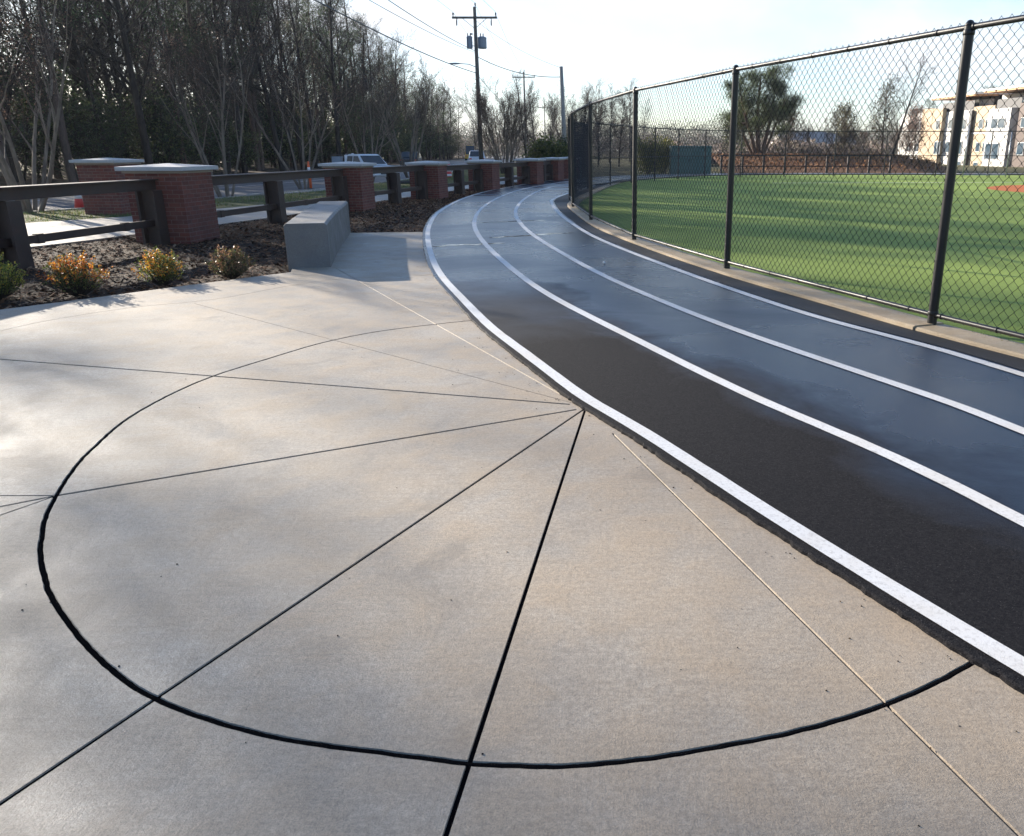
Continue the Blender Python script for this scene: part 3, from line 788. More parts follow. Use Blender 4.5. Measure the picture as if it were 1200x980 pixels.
make_pier(-12.95, 22.1, 1.33, R(-4), 'brick pier with pale cap on the grass beyond the sidewalk, partly hidden', 1.0)

# ------------------------------------------------------------------ rusty steel rail fence between the piers
def hpost(m_, x, y, rz, z0, z1, w_=.30, d=.26, th=.045):
    c, s = math.cos(rz), math.sin(rz)
    def bx(x0, x1, y0, y1):
        pts = []
        for z in (z0, z1):
            for px, py in ((x0, y0), (x1, y0), (x1, y1), (x0, y1)): pts.append((x+px*c-py*s, y+px*s+py*c, z))
        m_.hexa(pts)
    bx(-d/2, -d/2+th, -w_/2, w_/2); bx(d/2-th, d/2, -w_/2, w_/2); bx(-d/2+th-.002, d/2-th+.002, -th/2, th/2)
def rail_run(a, b, label, mids, za=1.07, ends=True):
    a = Vector(a); b = Vector(b); d = (b-a).normalized(); n0 = Vector((d.y, -d.x)); ang = math.atan2(d.y, d.x)
    t = thing('rail_fence_section', label, 'rail fence', (a.x, a.y, 0), 0, 'rail fence sections between brick piers')
    off = (a.x, a.y, 0); L = (b-a).length
    m_ = MB(); m_.beam(a, b, .26, za-.025, za); m_.beam(a+d*.003, b-d*.003, .12, za-.185, za-.0251); m_.build('top_rail', M['rust'], t, off=off, bevel=.004)
    m_ = MB(); m_.beam(a, b, .07, .27, .385)
    k = .9
    while k < L-.4: m_.beam(a+d*k, a+d*(k+.12), .086, .258, .397); k += 1.9
    m_.build('lower_rail', M['rust'], t, off=off, bevel=.003)
    for f in ([.012] if ends else [])+mids+([.988] if ends else []):
        q = a.lerp(b, f); 
        if f < .1: q = a+d*.17
        if f > .9: q = b-d*.17
        m_ = MB(); hpost(m_, q.x, q.y, ang+R(90), -.14, za-.187, .26, .34); m_.build('post', M['rust'], t, off=off, bevel=.003)
def endpts(i, j):
    a = Vector(PIER[i][:2]); b = Vector(PIER[j][:2]); d = (b-a).normalized(); return a+d*.535, b-d*.535
p0 = Vector(PIER[0][:2])
a0 = Vector((-8.75, 7.3)); d0 = (p0-a0).normalized()
rail_run(a0, p0-d0*.50, 'rusty brown rail fence section at the left edge, left of the nearest brick pier', [.56])
RLAB = ['rail fence section behind the concrete bench, between the two nearest piers', 'rail fence section in front of the white truck, right of the second pier',
        'rail fence section in front of the red and white barrel', 'rail fence section right of the pier below the transformer pole', 'short distant rail section left of the green bush']
for i, m__ in ((0, [.46]), (1, [.5]), (2, [.5]), (3, [.5]), (4, [.5])):
    a, b = endpts(i, i+1); rail_run(a, b, RLAB[i], m__, 1.07 if i < 2 else 1.02)

# ------------------------------------------------------------------ foliage and tree builders
def leafquad(m_, c, s, rg, flat=.0):
    u = Vector((rg.gauss(0, 1), rg.gauss(0, 1), rg.gauss(0, 1)*(1-flat))).normalized(); v_ = u.orthogonal().normalized()
    v_ = (Matrix.Rotation(rg.uniform(0, 6.28), 3, u) @ v_)
    c = Vector(c); a = u*s*.5; b = v_*s*.28
    m_.quad(c-a, c+b, c+a, c-b)

def shrub(px, label, H, W, cols, topcols, seed, top_share=.5):
    x, y = px; rg = random.Random(seed)
    t = thing('boxwood_shrub', label, 'shrub', (x, y, -.05), 0, 'small shrubs along the edge of the mulch bed')
    st = MB(); lf = MB()
    nst = 85
    for i in range(nst):
        an = rg.uniform(0, 6.28); sp = rg.random()**.55; lean = sp*W*.55
        h = H*(1-.45*sp*sp)*rg.uniform(.72, 1.08)
        p = [Vector((0.03*math.cos(an), .03*math.sin(an), 0))]
        for k in range(1, 7):
            f = k/6; p.append(Vector((math.cos(an)*lean*f**.65+rg.uniform(-.012, .012), math.sin(an)*lean*f**.65+rg.uniform(-.012, .012), h*f)))
        st.tube(p, [.006*(1-.7*k/6) for k in range(7)], 3)
        hot = rg.random() < top_share
        nl = int(62*h/H)
        for k in range(nl):
            f = rg.uniform(.22, 1.02)**.8; i0 = min(5, int(f*6)); q = p[i0].lerp(p[i0+1], min(1, f*6-i0)); r_ = .035*(1.25-f)
            q = q+Vector((rg.gauss(0, r_), rg.gauss(0, r_), rg.gauss(0, .012)))
            if f > .60+rg.uniform(-.12, .15) and hot: lf.col = rg.choice(topcols)
            else: lf.col = rg.choice(cols)
            leafquad(lf, q, rg.uniform(.018, .034), rg)
    st.build('stems', M['bark_dark'], t); lf.build('foliage', M['leaf'], t)
GRN = [(.10, .13, .03), (.14, .17, .04), (.07, .095, .028), (.05, .065, .022), (.20, .21, .05)]
ORG = [(.60, .22, .03), (.50, .14, .025), (.66, .34, .05), (.55, .28, .04), (.38, .10, .03)]
YEL = [(.42, .40, .06), (.30, .32, .05), (.48, .36, .06), (.22, .26, .05)]
BRN = [(.26, .14, .08), (.34, .20, .12), (.18, .10, .06), (.20, .18, .06)]
S4 = [(-6.807, 9.040), (-6.068, 9.327), (-5.512, 10.094), (-4.897, 10.675)]
shrub(S4[0], 'yellow green shrub cut by the left edge of the photo', .50, .62, GRN, YEL, 1, .7)
shrub(S4[1], 'widest shrub, bright orange and red leaves on its left and top', .50, .72, GRN+[(.10, .06, .03)], ORG, 2, .62)
shrub(S4[2], 'shrub with golden orange tips in front of the nearest brick pier', .45, .58, GRN, ORG[:1]+ORG[2:4]+YEL[:1], 3, .55)
shrub(S4[3], 'dull brownish green shrub nearest to the concrete bench', .42, .56, [(.06, .075, .03), (.09, .10, .035), (.12, .09, .05)], BRN, 4, .6)

def grow(out, p, d, L, r, lvl, P, rg):
    """append (points, radii, level) for a branch and its children"""
    n = P['seg'][lvl]; pts = [p.copy()]; rad = [r]; dd = d.copy()
    for k in range(n):
        j = P['jit'][lvl]
        dd = (dd+Vector((rg.gauss(0, j), rg.gauss(0, j), rg.gauss(0, j)))+Vector((0, 0, P['up'][lvl]))).normalized()
        pts.append(pts[-1]+dd*(L/n)); rad.append(max(P['rmin'], r*(1-(k+1)/n*P['tap'][lvl])))
    out.append((pts, rad, lvl))
    if lvl+1 >= len(P['num']): return
    for k in range(P['num'][lvl+1]):
        f = P['start'][lvl]+(1-P['start'][lvl])*((k+rg.random())/P['num'][lvl+1]); i0 = min(n-1, int(f*n)); q = pts[i0].lerp(pts[i0+1], f*n-i0)
        ax = (pts[i0+1]-pts[i0]).normalized(); pr = ax.orthogonal(); pr = Matrix.Rotation(rg.uniform(0, 6.283), 3, ax) @ pr
        an = R(rg.gauss(P['ang'][lvl+1], 8)); cd_ = (ax*math.cos(an)+pr.normalized()*math.sin(an)).normalized()
        ll = L*P['len'][lvl+1]*rg.uniform(.7, 1.2)*(1-P['fall'][lvl]*f); rr = max(P['rmin'], (rad[i0]*P['rr'][lvl+1]))
        grow(out, q, cd_, ll, rr, lvl+1, P, rg)

def tree_mesh(name, label, cat, stems, P, seed, tm, cm, split=2, leaves=None, loc=(0, 0, 0), group=None):
    rg = random.Random(seed); t = thing(name, label, cat, loc, 0, group)
    out = []
    for (p, d, L, r) in stems: grow(out, Vector(p), Vector(d).normalized(), L, r, 0, P, rg)
    a = MB(); b = MB()
    for pts, rad, lvl in out:
        if lvl < split: a.tube(pts, rad, 7 if lvl == 0 else 4)
        else: b.tube(pts, rad, 3)
    to = a.build('trunk', tm, t, True); parts = [(to, [])]
    co = b.build('crown', cm, t); parts.append((co, []))
    if leaves:
        l_ = MB(); leaves(l_, out, rg); parts.append((l_.build('foliage', M['leaf'], t), []))
    return t, parts

def myrtle_leaves(m_, out, rg, n=2, cols=((.14, .085, .06), (.20, .13, .09), (.10, .06, .045))):
    for pts, rad, lvl in out:
        if lvl >= 3:
            for _ in range(n):
                m_.col = rg.choice(cols); q = pts[-1]+Vector((rg.gauss(0, .06), rg.gauss(0, .06), rg.gauss(0, .06))); leafquad(m_, q, rg.uniform(.03, .07), rg)
def oakleaves(dens, cols, s0=.08, s1=.16, spread=.25, lv=2):
    def f(m_, out, rg):
        for pts, rad, lvl in out:
            if lvl >= lv:
                for _ in range(int(dens)+(1 if rg.random() < dens % 1 else 0)):
                    m_.col = rg.choice(cols); q = rg.choice(pts[1:])+Vector((rg.gauss(0, spread), rg.gauss(0, spread), rg.gauss(0, spread))); leafquad(m_, q, rg.uniform(s0, s1), rg)
    return f
def needles(dens, cols, s=.26, spread=.28, lv=2):
    def f(m_, out, rg):
        for pts, rad, lvl in out:
            if lvl >= lv:
                for q0 in pts[1:]:
                    for _ in range(dens):
                        c = q0+Vector((rg.gauss(0, spread), rg.gauss(0, spread), rg.gauss(0, spread*.7))); u = Vector((rg.gauss(0, 1), rg.gauss(0, 1), rg.gauss(.4, 1))).normalized()*s*rg.uniform(.5, 1)
                        v_ = u.orthogonal().normalized()*.022; m_.col = rg.choice(cols); m_.tri(c-v_, c+v_, c+u); 
    return f

# crape myrtles: several smooth stems fanning up from the ground
PM = dict(seg=[7, 5, 4, 3], jit=[.05, .09, .12, .15], up=[.03, .10, .10, .08], tap=[.72, .75, .7, .6], rmin=.0045, num=[0, 6, 7, 5], start=[.32, .25, .2, .2], ang=[0, 26, 30, 34], len=[0, .52, .50, .55], fall=[.35, .3, .3, .3], rr=[0, .55, .5, .5])
def myrtle(loc, label, H, nst, seed, spread=.42, light=True, dens=1.0, leaves=True, name='crape_myrtle'):
    rg = random.Random(seed*7+1); stems = []
    for i in range(nst):
        an = 2*math.pi*(i+rg.uniform(-.3, .3))/nst; sp = spread*rg.uniform(.5, 1.15)
        stems.append(((.16*math.cos(an), .16*math.sin(an), -.15), (math.cos(an)*sp, math.sin(an)*sp, 1), H*.72*rg.uniform(.85, 1.1), .055*H/6*rg.uniform(.75, 1.2)))
    P = dict(PM); P['num'] = [0, int(6*dens), int(7*dens), 6]
    return tree_mesh(name, label, 'tree', stems, P, seed, M['bark_myrtle'], M['twig'], 2, (lambda m_, o, r_: myrtle_leaves(m_, o, r_, 2)) if leaves else None, loc, 'bare multi stemmed trees along the road')
MY = [((-15.4, 22.4), 'large bare multi stemmed tree with pale trunks behind the left rail', 7.0, 7, 1, .44),
      ((-13.4, 29.6), 'bare multi stemmed tree seen just right of the nearest brick pier', 6.4, 5, 2, .36),
      ((-13.6, 38.0), 'bare multi stemmed tree above the orange marker post', 6.2, 5, 3, .40),
      ((-13.0, 46.5), 'brown twiggy tree rising behind the white truck', 6.4, 5, 4, .40),
      ((-12.4, 53.5), 'bare tree with pale lit stems above the third pier', 7.6, 7, 5, .42)]
mtrees = [myrtle((-19.2, 17.0, -.04), 'unseen bare multi stemmed tree added on the verge to dapple the plaza', 7.0, 5, 8, .42, dens=.8)]  # unseen tree, added for the dapple its crown throws on the plaza
for (xy, lab, H, ns, sd_, sp) in MY: mtrees.append(myrtle((xy[0], xy[1], -.04), lab, H, ns, sd_, sp))
big = myrtle((-7.1, 60, -.1), 'dense upright twiggy tree just right of the transformer pole', 6.7, 14, 6, .42, dens=1.3)
oth = myrtle((-1.9, 62, -.1), 'bare spreading tree behind the leaning grey pole', 6.8, 8, 7, .48)

# leaf litter floor of the wood
m_ = MB(); far_ = resample(rf, 160)
for i, p in enumerate(far_):
    for k in range(14):
        x = p.x-1.2-k*6.0+.5*noise.noise(Vector((p.y*.2, k, 0))); m_.v.append((x, p.y+.0, (-.10 if k < 2 else -.10+.0)+max(0, min(9, (-34-x)*.22))+(.0 if k == 0 else .10+.12*noise.noise(Vector((x*.2, p.y*.2, 1))))))
for i in range(159):
    for k in range(13): a = i*14+k; m_.face((a, a+1, a+15, a+14))
o = m_.build('wood_floor', M['litter'], None, True)
if o.data.polygons[0].normal.z < 0: o.data.flip_normals()
tag(o, kind='structure')
# wood across the road
PD = dict(seg=[10, 6, 4, 3], jit=[.035, .09, .13, .16], up=[.02, .07, .06, .04], tap=[.80, .8, .75, .6], rmin=.008, num=[0, 26, 10, 6], start=[.22, .15, .12, .2], ang=[0, 42, 40, 40], len=[0, .34, .46, .55], fall=[.55, .3, .3, .3], rr=[0, .42, .5, .5])
def deciduous(seed, H, label, leaves=None, dens=1.0, loc=(0, 0, -400), st=None):
    P = dict(PD)
    if st: P['start'] = [st, .15, .12, .2]
    P['num'] = [0, int(26*dens), 10, 6]
    rg = random.Random(seed)
    return tree_mesh('bare_tree', label, 'tree', [((0, 0, -.4), (rg.uniform(-.05, .05), rg.uniform(-.05, .05), 1), H, H*.0125)], P, seed, M['bark_dark'], M['twig'], 2, leaves, loc, 'trees of the wood across the road')
PP = dict(seg=[12, 5, 3], jit=[.015, .09, .15], up=[.01, .05, .05], tap=[.82, .8, .7], rmin=.012, num=[0, 34, 7], start=[.42, .3, .2], ang=[0, 68, 45], len=[0, .20, .42], fall=[.55, .3, .3], rr=[0, .28, .5])
NC = [(.045, .075, .030), (.065, .095, .038), (.030, .052, .024), (.085, .11, .045)]
def pine(seed, H, label, dens=5, loc=(0, 0, -400), s=.30):
    rg = random.Random(seed)
    return tree_mesh('pine_tree', label, 'tree', [((0, 0, -.4), (rg.uniform(-.03, .03), rg.uniform(-.03, .03), 1), H, H*.013)], PP, seed, M['bark_pine'], M['bark_dark'], 1, needles(dens, NC, s, .26, 2), loc, 'trees of the wood across the road')
PU = dict(seg=[5, 4, 3], jit=[.08, .14, .18], up=[.05, .08, .05], tap=[.7, .7, .6], rmin=.008, num=[0, 14, 7], start=[.1, .15, .2], ang=[0, 55, 45], len=[0, .55, .5], fall=[.3, .3, .3], rr=[0, .5, .5])
UC = [(.035, .055, .022), (.05, .075, .028), (.028, .04, .02), (.085, .10, .035)]
def understory(seed, H, label, cols=UC, dens=9, loc=(0, 0, -400), name='evergreen_shrub', cat='shrub', group='evergreen undergrowth at the edge of the wood', s0=.09, s1=.18):
    rg = random.Random(seed)
    return tree_mesh(name, label, cat, [((rg.uniform(-.2, .2), rg.uniform(-.2, .2), -.2), (rg.uniform(-.3, .3), rg.uniform(-.3, .3), 1), H*.95, .05) for _ in range(4)], PU, seed, M['bark_dark'], M['bark_dark'], 1, oakleaves(dens, cols, s0, s1, .22, 2), loc, group)
BROWNL = [(.13, .08, .05), (.17, .11, .065), (.09, .06, .04)]
GREENL = [(.07, .085, .03), (.10, .12, .04), (.05, .06, .025)]
PROTO = dict(
    d=[deciduous(21, 16.5, 'D'), deciduous(22, 15, 'D', oakleaves(.5, BROWNL, .07, .13, .2, 3)), deciduous(23, 17.5, 'D', oakleaves(.35, GREENL, .07, .12, .2, 3))],
    p=[pine(31, 17.5, 'P'), pine(32, 15.5, 'P')],
    s=[deciduous(24, 19, 'S', oakleaves(.3, BROWNL, .12, .22, .2, 3), .42, st=.46)],
    u=[understory(41, 4.2, 'U'), understory(42, 3.4, 'U', UC+[(.13, .15, .05)])])
DL = {'s': 'tall bare winter tree standing in the wood across the road', 'd': 'tall bare winter tree standing in the wood across the road', 'p': 'tall dark green pine standing in the wood across the road', 'u': 'dark evergreen undergrowth shrub at the edge of the wood'}
used = set()
def gzh(x, y): return -.125+(min(9, (-34-x)*.22) if x < -34 else 0)
def place(kind, idx, x, y, sc, rz, label=None):
    t, parts = PROTO[kind][idx]
    g = 'evergreen undergrowth at the edge of the wood' if kind == 'u' else 'trees of the wood across the road'
    if (kind, idx) not in used:
        used.add((kind, idx)); t.location = (x, y, gzh(x, y)); t.rotation_euler = (0, 0, rz); t.scale = (sc, sc, sc); t['label'] = label or DL[kind]; t['group'] = g
    else: copy_thing(t, (x, y, gzh(x, y)), rz, sc, label or DL[kind], g, parts)
rg = random.Random(77)
def edge_x(y):
    for i in range(159):
        if rf[i].y <= y <= rf[i+1].y: return rf[i].x
    return rf[-1].x
y = 31.0
row = 0
while y < 175:
    ex = edge_x(y)
    step = 2.5+y*.012
    for dpt in (3.0, 6.5, 10.5, 15.5, 21.5):
        if dpt > 11 and rg.random() < .15: continue
        yy = y+rg.uniform(-1.4, 1.4); xx = ex-dpt-rg.uniform(0, 3)
        if yy > 95 and dpt > 14: continue
        k = 'p' if rg.random() < .34 else 'd'
        hs = 1.0
        if yy > 100: hs = .92
        if yy > 130: hs = .72
        if yy < 36 and dpt < 9: hs = .82
        if yy < -xx/.787-3: continue
        place(k, rg.randrange(len(PROTO[k])), xx, yy, hs*rg.uniform(.82, 1.12), rg.uniform(0, 6.28))
    for q in range(3):
        ux = ex-3.5-rg.uniform(0, 13); uy = y+rg.uniform(-1.5, 1.5)
        if uy < -ux/.787-6: continue
        place('u', rg.randrange(2), ux, uy, rg.uniform(.8, 1.6), rg.uniform(0, 6.28))
    y += step
# sparse trees off to the left whose shadows dapple the plaza
for (x, y_, k, i, s) in [(-35.5, 31.8, 'p', 1, .9), (-46, 39.5, 's', 0, .95), (-41.0, 37.0, 'p', 1, 1.1), (-38, 24.5, 's', 0, 1.0), (-52, 46, 'd', 2, .9)]:
    place(k, i, x, y_, s, x*1.7+y_)
# ------------------------------------------------------------------ chain link fence round the field
FH = 2.5
def mesh_panel(a, b, name_parent, off, z0=.085, z1=2.59, p=.1, r=.0021):
    a = Vector(a); b = Vector(b); L = (b-a).length; d = (b-a)/L; nn = Vector((-d.y, d.x))
    m_ = MB(); h = p/2; nw = int(L/h); rows_ = int((z1-z0)/h)
    if rows_ % 2 == 0: rows_ += 0
    for i in range(nw):
        base = len(m_.v)
        for k in range(rows_+1):
            col = i+((k+i) % 2)
            s = min(L, col*h); side = 1 if (k+i) % 2 else -1
            z = z0+k*h; o_ = .0022*side
            s += (.003 if (k+i) % 2 else -.003)
            q = a+d*s+nn*o_
            for (ds, dn, dz) in ((-.7, -.5, -.7), (.7, -.5, .7), (0, 1, 0)):
                sg = 1 if side > 0 else 1
                m_.v.append((q.x+d.x*ds*r*sg+nn.x*dn*r, q.y+d.y*ds*r*sg+nn.y*dn*r, z+dz*r*(-1 if (k % 2) else 1)*0))
        for k in range(rows_):
            for j in range(3):
                q0 = base+k*3+j; q1 = base+k*3+(j+1) % 3; m_.face((q0, q1, q1+3, q0+3))
    return m_.build('chain_link_mesh', M['wire'], name_parent, off=off)
FP = [(7.2, -3.9), (5.9, -.2), (4.55, 3.45)]+[tuple(p) for p in [(2.962, 7.266), (1.615, 10.910), (0.497, 14.542), (-0.338, 18.817), (-0.918, 23.332)]]+[(-1.16, 27.1), (-1.12, 31.1), (-.75, 35.1)]
FAR = [(.2, 38.4), (1.25, 41.4), (2.55, 44.2), (4.0, 46.9), (5.75, 49.3), (8.1, 51.0), (10.9, 51.8), (14.0, 52.1), (17.1, 52.1), (20.2, 51.9), (23.3, 51.7), (26.4, 51.5), (29.5, 51.3)]
def fence_run(pts, label, fine, hgt, side_off=.0):
    off = (pts[0][0], pts[0][1], 0)
    t = thing('chain_link_fence', label, 'chain link fence', off, 0)
    P_ = V2(pts)
    for i, p in enumerate(P_):
        m_ = MB(); r = .042 if fine else .034
        m_.tube([(p.x, p.y, -.1), (p.x, p.y, hgt+.01)], r, 14); m_.lathe([(r, 0), (r, .012), (r*.5, .04), (.005, .045)], (p.x, p.y, hgt+.01), 12)
        if fine:
            m_.lathe([(r+.004, 0), (r+.006, .01), (r+.006, .03), (r+.004, .04)], (p.x, p.y, .13), 12)
            m_.lathe([(r+.004, 0), (r+.006, .01), (r+.006, .03), (r+.004, .04)], (p.x, p.y, hgt-.06), 12)
        m_.build('fence_post', M['black'], t, True, off)
    fine_curve = smooth_curve(resample(spline([tuple(p) for p in P_], 8), 160), 3) if fine else P_
    def at_h(z, extra=0):
        return [(p.x, p.y, z) for p in fine_curve]
    side = offset(fine_curve, 0)
    # the top rail is one continuous pipe
    m_ = MB(); m_.tube([(p.x, p.y, hgt) for p in P_] if not fine else [(p.x, p.y, hgt) for p in P_], .024 if fine else .024, 10, True)
    for i in range(len(P_)-1):
        a, b = P_[i], P_[i+1]; L = (b-a).length; k = .35
        while fine and k < L:
            q = a.lerp(b, k/L); q2 = a.lerp(b, (k+.018)/L); m_.tube([(q.x, q.y, hgt), (q2.x, q2.y, hgt)], .0285, 10, True); k += .62
    m_.build('top_rail', M['black'], t, True, off)
    m_ = MB(); m_.tube([(p.x, p.y, .135) for p in P_], .0215, 10, True)
    for i in range(len(P_)-1):
        a, b = P_[i], P_[i+1]; L = (b-a).length; k = .3
        while fine and k < L:
            q = a.lerp(b, k/L); q2 = a.lerp(b, (k+.018)/L); m_.tube([(q.x, q.y, .135), (q2.x, q2.y, .135)], .026, 10, True); k += .62
    m_.build('bottom_rail', M['black'] if fine else M['black'], t, True, off)
    if not fine:
        m_ = MB(); m_.tube([(p.x, p.y, 1.22) for p in P_], .02, 8, True); m_.build('middle_rail', M['black'], t, True, off)
    for i in range(len(P_)-1):
        a, b = P_[i], P_[i+1]; d = (b-a).normalized(); nn = Vector((-d.y, d.x))
        s_ = .03
        # mesh hangs on the field side
        mesh_panel(a-nn*s_, b-nn*s_, t, off, .10, hgt+.085, .1, .0031 if fine else .0036)
fence_run(FP, 'tall black chain link fence curving along the near side of the green field', True, FH)
fence_run([FP[-1]]+FAR, 'black chain link fence with a middle rail on the far side of the green field', False, 2.62)
# short weeds along the foot of the fence
m_ = MB(); rg = random.Random(8)
for i in range(2, 8):
    a = Vector(FP[i]); b = Vector(FP[i+1]) ; L = (b-a).length; d = (b-a)/L; nn = Vector((d.y, -d.x))
    for _ in range(int(L*260)):
        q = a+d*rg.random()*L+nn*rg.uniform(.02, .10); h = rg.uniform(.015, .07)*(1 if noise.noise(Vector((q.x*2, q.y*2, 0))) > -.1 else .4); an = rg.uniform(0, 6.28)
        m_.col = rg.choice([(.09, .16, .03), (.14, .20, .05), (.20, .20, .08), (.06, .10, .02), (.03, .03, .02)])
        m_.tri((q.x-.004*math.cos(an), q.y-.004*math.sin(an), .01), (q.x+.004*math.cos(an), q.y+.004*math.sin(an), .01), (q.x+rg.uniform(-.03, .03), q.y+rg.uniform(-.03, .03), .01+h))
tag(m_.build('weeds', M['blades']), 'sparse weeds and turf fibres along the foot of the near fence', 'weeds', kind='stuff')

# ------------------------------------------------------------------ utility poles and wires
def upole(x, y, H, label, r0=.17, arm=3.05, trans=False, lamp=False, mat=None, lean=(0, 0), armang=0.0):
    mat = mat or M['pole']
    t = thing('utility_pole', label, 'utility pole', (x, y, -.12), 0)
    m_ = MB(); m_.tube([(0, 0, 0), (lean[0]*.5, lean[1]*.5, H*.5), (lean[0], lean[1], H)], [r0, r0*.85, r0*.66], 12, True); m_.build('pole_shaft', mat, t, True)
    tx, ty = lean; c, s = math.cos(armang), math.sin(armang)
    if arm:
        m_ = MB(); z = H-.75; a = Vector((tx-arm/2*c, ty-.17-arm/2*s)); b = Vector((tx+arm/2*c, ty-.17+arm/2*s)); m_.beam(a, b, .10, z, z+.13)
        for sg in (-1, 1): m_.tube([(tx+sg*.8*c, ty-.20+sg*.8*s, z), (tx, ty-.18, z-.62)], .018, 5)
        m_.build('crossarm', mat, t)
        for px in (-arm/2+.08, arm/2-.08, .06):
            zz = z+.13 if px != .06 else H
            i_ = MB(); i_.lathe([(.03, 0), (.03, .08), (.07, .1), (.045, .14), (.075, .17), (.05, .22), (.02, .27)], (tx+px*c, ty-(.17 if px != .06 else 0)+px*s, zz), 10); i_.build('insulator', M['porcelain'], t, True)
        if trans:
            for px in (-arm/2+.3, arm/2-.4):
                i_ = MB(); i_.lathe([(.02, -.45), (.045, -.38), (.05, -.1), (.03, 0)], (tx+px, ty-.17, z), 8); i_.build('cutout_fuse', M['porcelain'], t, True)
    if trans:
        for sx, sz, rr in ((-.44, 0, .21), (.44, -.05, .30)):
            zc = H-2.6
            i_ = MB(); i_.lathe([(rr*.9, 0), (rr, .04), (rr, .68+sz), (rr*1.05, .70+sz), (rr*1.03, .74+sz), (rr*.6, .80+sz)], (tx+sx, ty-.05, zc), 18)
            i_.box(tx+min(0, sx), tx+max(0, sx), ty-.03, ty+.03, zc+.15, zc+.2)
            tk_ = i_.build('transformer_tank', M['transformer'], t)
            for q in (-.1, .08):
                j_ = MB(); j_.lathe([(.03, 0), (.05, .04), (.03, .08), (.05, .12), (.03, .16), (.015, .24)], (tx+sx+q, ty-.05, zc+.76), 8); bo = j_.build('bushing', M['porcelain'], tk_, True)
        i_ = MB(); i_.lathe([(.02, 0), (.11, .03), (.11, .09), (.02, .12)], (tx-.28, ty-.1, H-1.75), 10); i_.build('lightning_arrester', M['porcelain'], t)
    if lamp:
        i_ = MB(); z = H-lamp; i_.tube([(tx, ty-.1, z), (tx-.5, ty-.4, z+.18), (tx-1.1, ty-.6, z+.2)], .03, 6); i_.build('lamp_arm', M['galv'], t)
        i_ = MB(); i_.lathe([(.03, 0), (.10, .15), (.13, .4), (.09, .75), (.02, .85)], (0, 0, 0), 10, 'x')
        i_.v = [(tx-1.0-a, ty-.62+b, z+.2+c_*.5) for a, b, c_ in i_.v]; i_.build('lamp_head', M['galv'], t, True)
    return t
pA, pB, pC, pD = (-8.93, 61.0), (-10.85, 116.0), (-13.45, 190.0), (-2.73, 58.0)
upole(*pA, 10.9, 'tall wooden utility pole with two blue grey transformers, a crossarm and a street lamp', .17, 3.05, True, 3.8)
upole(*pB, 11.5, 'second wooden utility pole with one crossarm, left of the pale leaning pole', .15, 3.0, False, 5.2)
upole(*pC, 11.2, 'smallest and farthest wooden utility pole with a crossarm', .14, 3.0)
upole(*pD, 6.9, 'short thick pale pole without crossarm, leaning slightly, near the fence end', .17, 0, mat=M['pole_pale'], lean=(-.22, 0))
pO = (-13.2, 6.0)
def wire(name, a, b, sag, label, r=.012, n=26):
    a = Vector(a); b = Vector(b); m_ = MB(); pts = []
    for k in range(n+1):
        f = k/n; p = a.lerp(b, f); p.z -= 4*sag*f*(1-f); pts.append(p)
    m_.tube(pts, r, 5); return tag(m_.build(name, M['cable'], None, True), label, 'wire', 'overhead wires between the utility poles')
wire('power_line', (pA[0]-1.45, pA[1]-.17, 10.45), (-14.5, 8, 14.0), .5, 'overhead wire running from the left end of the transformer pole crossarm off the top', .011)
wire('power_line', (pA[0]+.06, pA[1], 11.0), (-13.0, 8, 14.6), .5, 'overhead wire running from the top of the transformer pole towards the viewer', .011)
wire('power_line', (pA[0]+1.45, pA[1]-.17, 10.45), (-11.5, 8, 14.0), .5, 'overhead wire running from the right end of the transformer pole crossarm off the top', .011)
wire('cable', (pA[0], pA[1]-.15, 8.0), (-8.8, 8, 7.9), .6, 'upper of the two close cables reaching the transformer pole below its tanks', .018)
wire('cable', (pA[0], pA[1]-.15, 7.9), (-10.1, 8, 7.8), .6, 'lower of the two close cables reaching the transformer pole below its tanks', .014)
wire('cable', (pA[0], pA[1]-.15, 6.6), (-10.7, 8, 7.3), .6, 'thick black cable passing low in front of the tree tops to the transformer pole', .026)
wire('cable', (pA[0], pA[1]+.15, 7.7), (pD[0]-.1, pD[1], 6.15), .4, 'cable sagging from the transformer pole to the short pale pole', .024)
for dx, nm in ((-1.42, 'left'), (.06, 'top'), (1.42, 'right')):
    z = 10.95 if nm == 'top' else 10.4
    wire('power_line', (pA[0]+dx, pA[1], z), (pB[0]+dx, pB[1], z+.05), 1.0, 'thin wire from the %s of the transformer pole to the second utility pole' % nm, .011)
    wire('power_line', (pB[0]+dx, pB[1], z), (pC[0]+dx, pC[1], z-.3), 1.0, 'thin wire from the %s of the second utility pole to the farthest pole' % nm, .014)
wire('cable', (pA[0], pA[1]+.15, 6.5), (pB[0], pB[1], 6.3), .7, 'low cable between the transformer pole and the second utility pole', .02)
wire('power_line', (pA[0]+.1, pA[1], 9.9), (pD[0]-.2, pD[1], 6.7), .3, 'thin wire slanting down from the transformer pole to the top of the pale pole', .011)

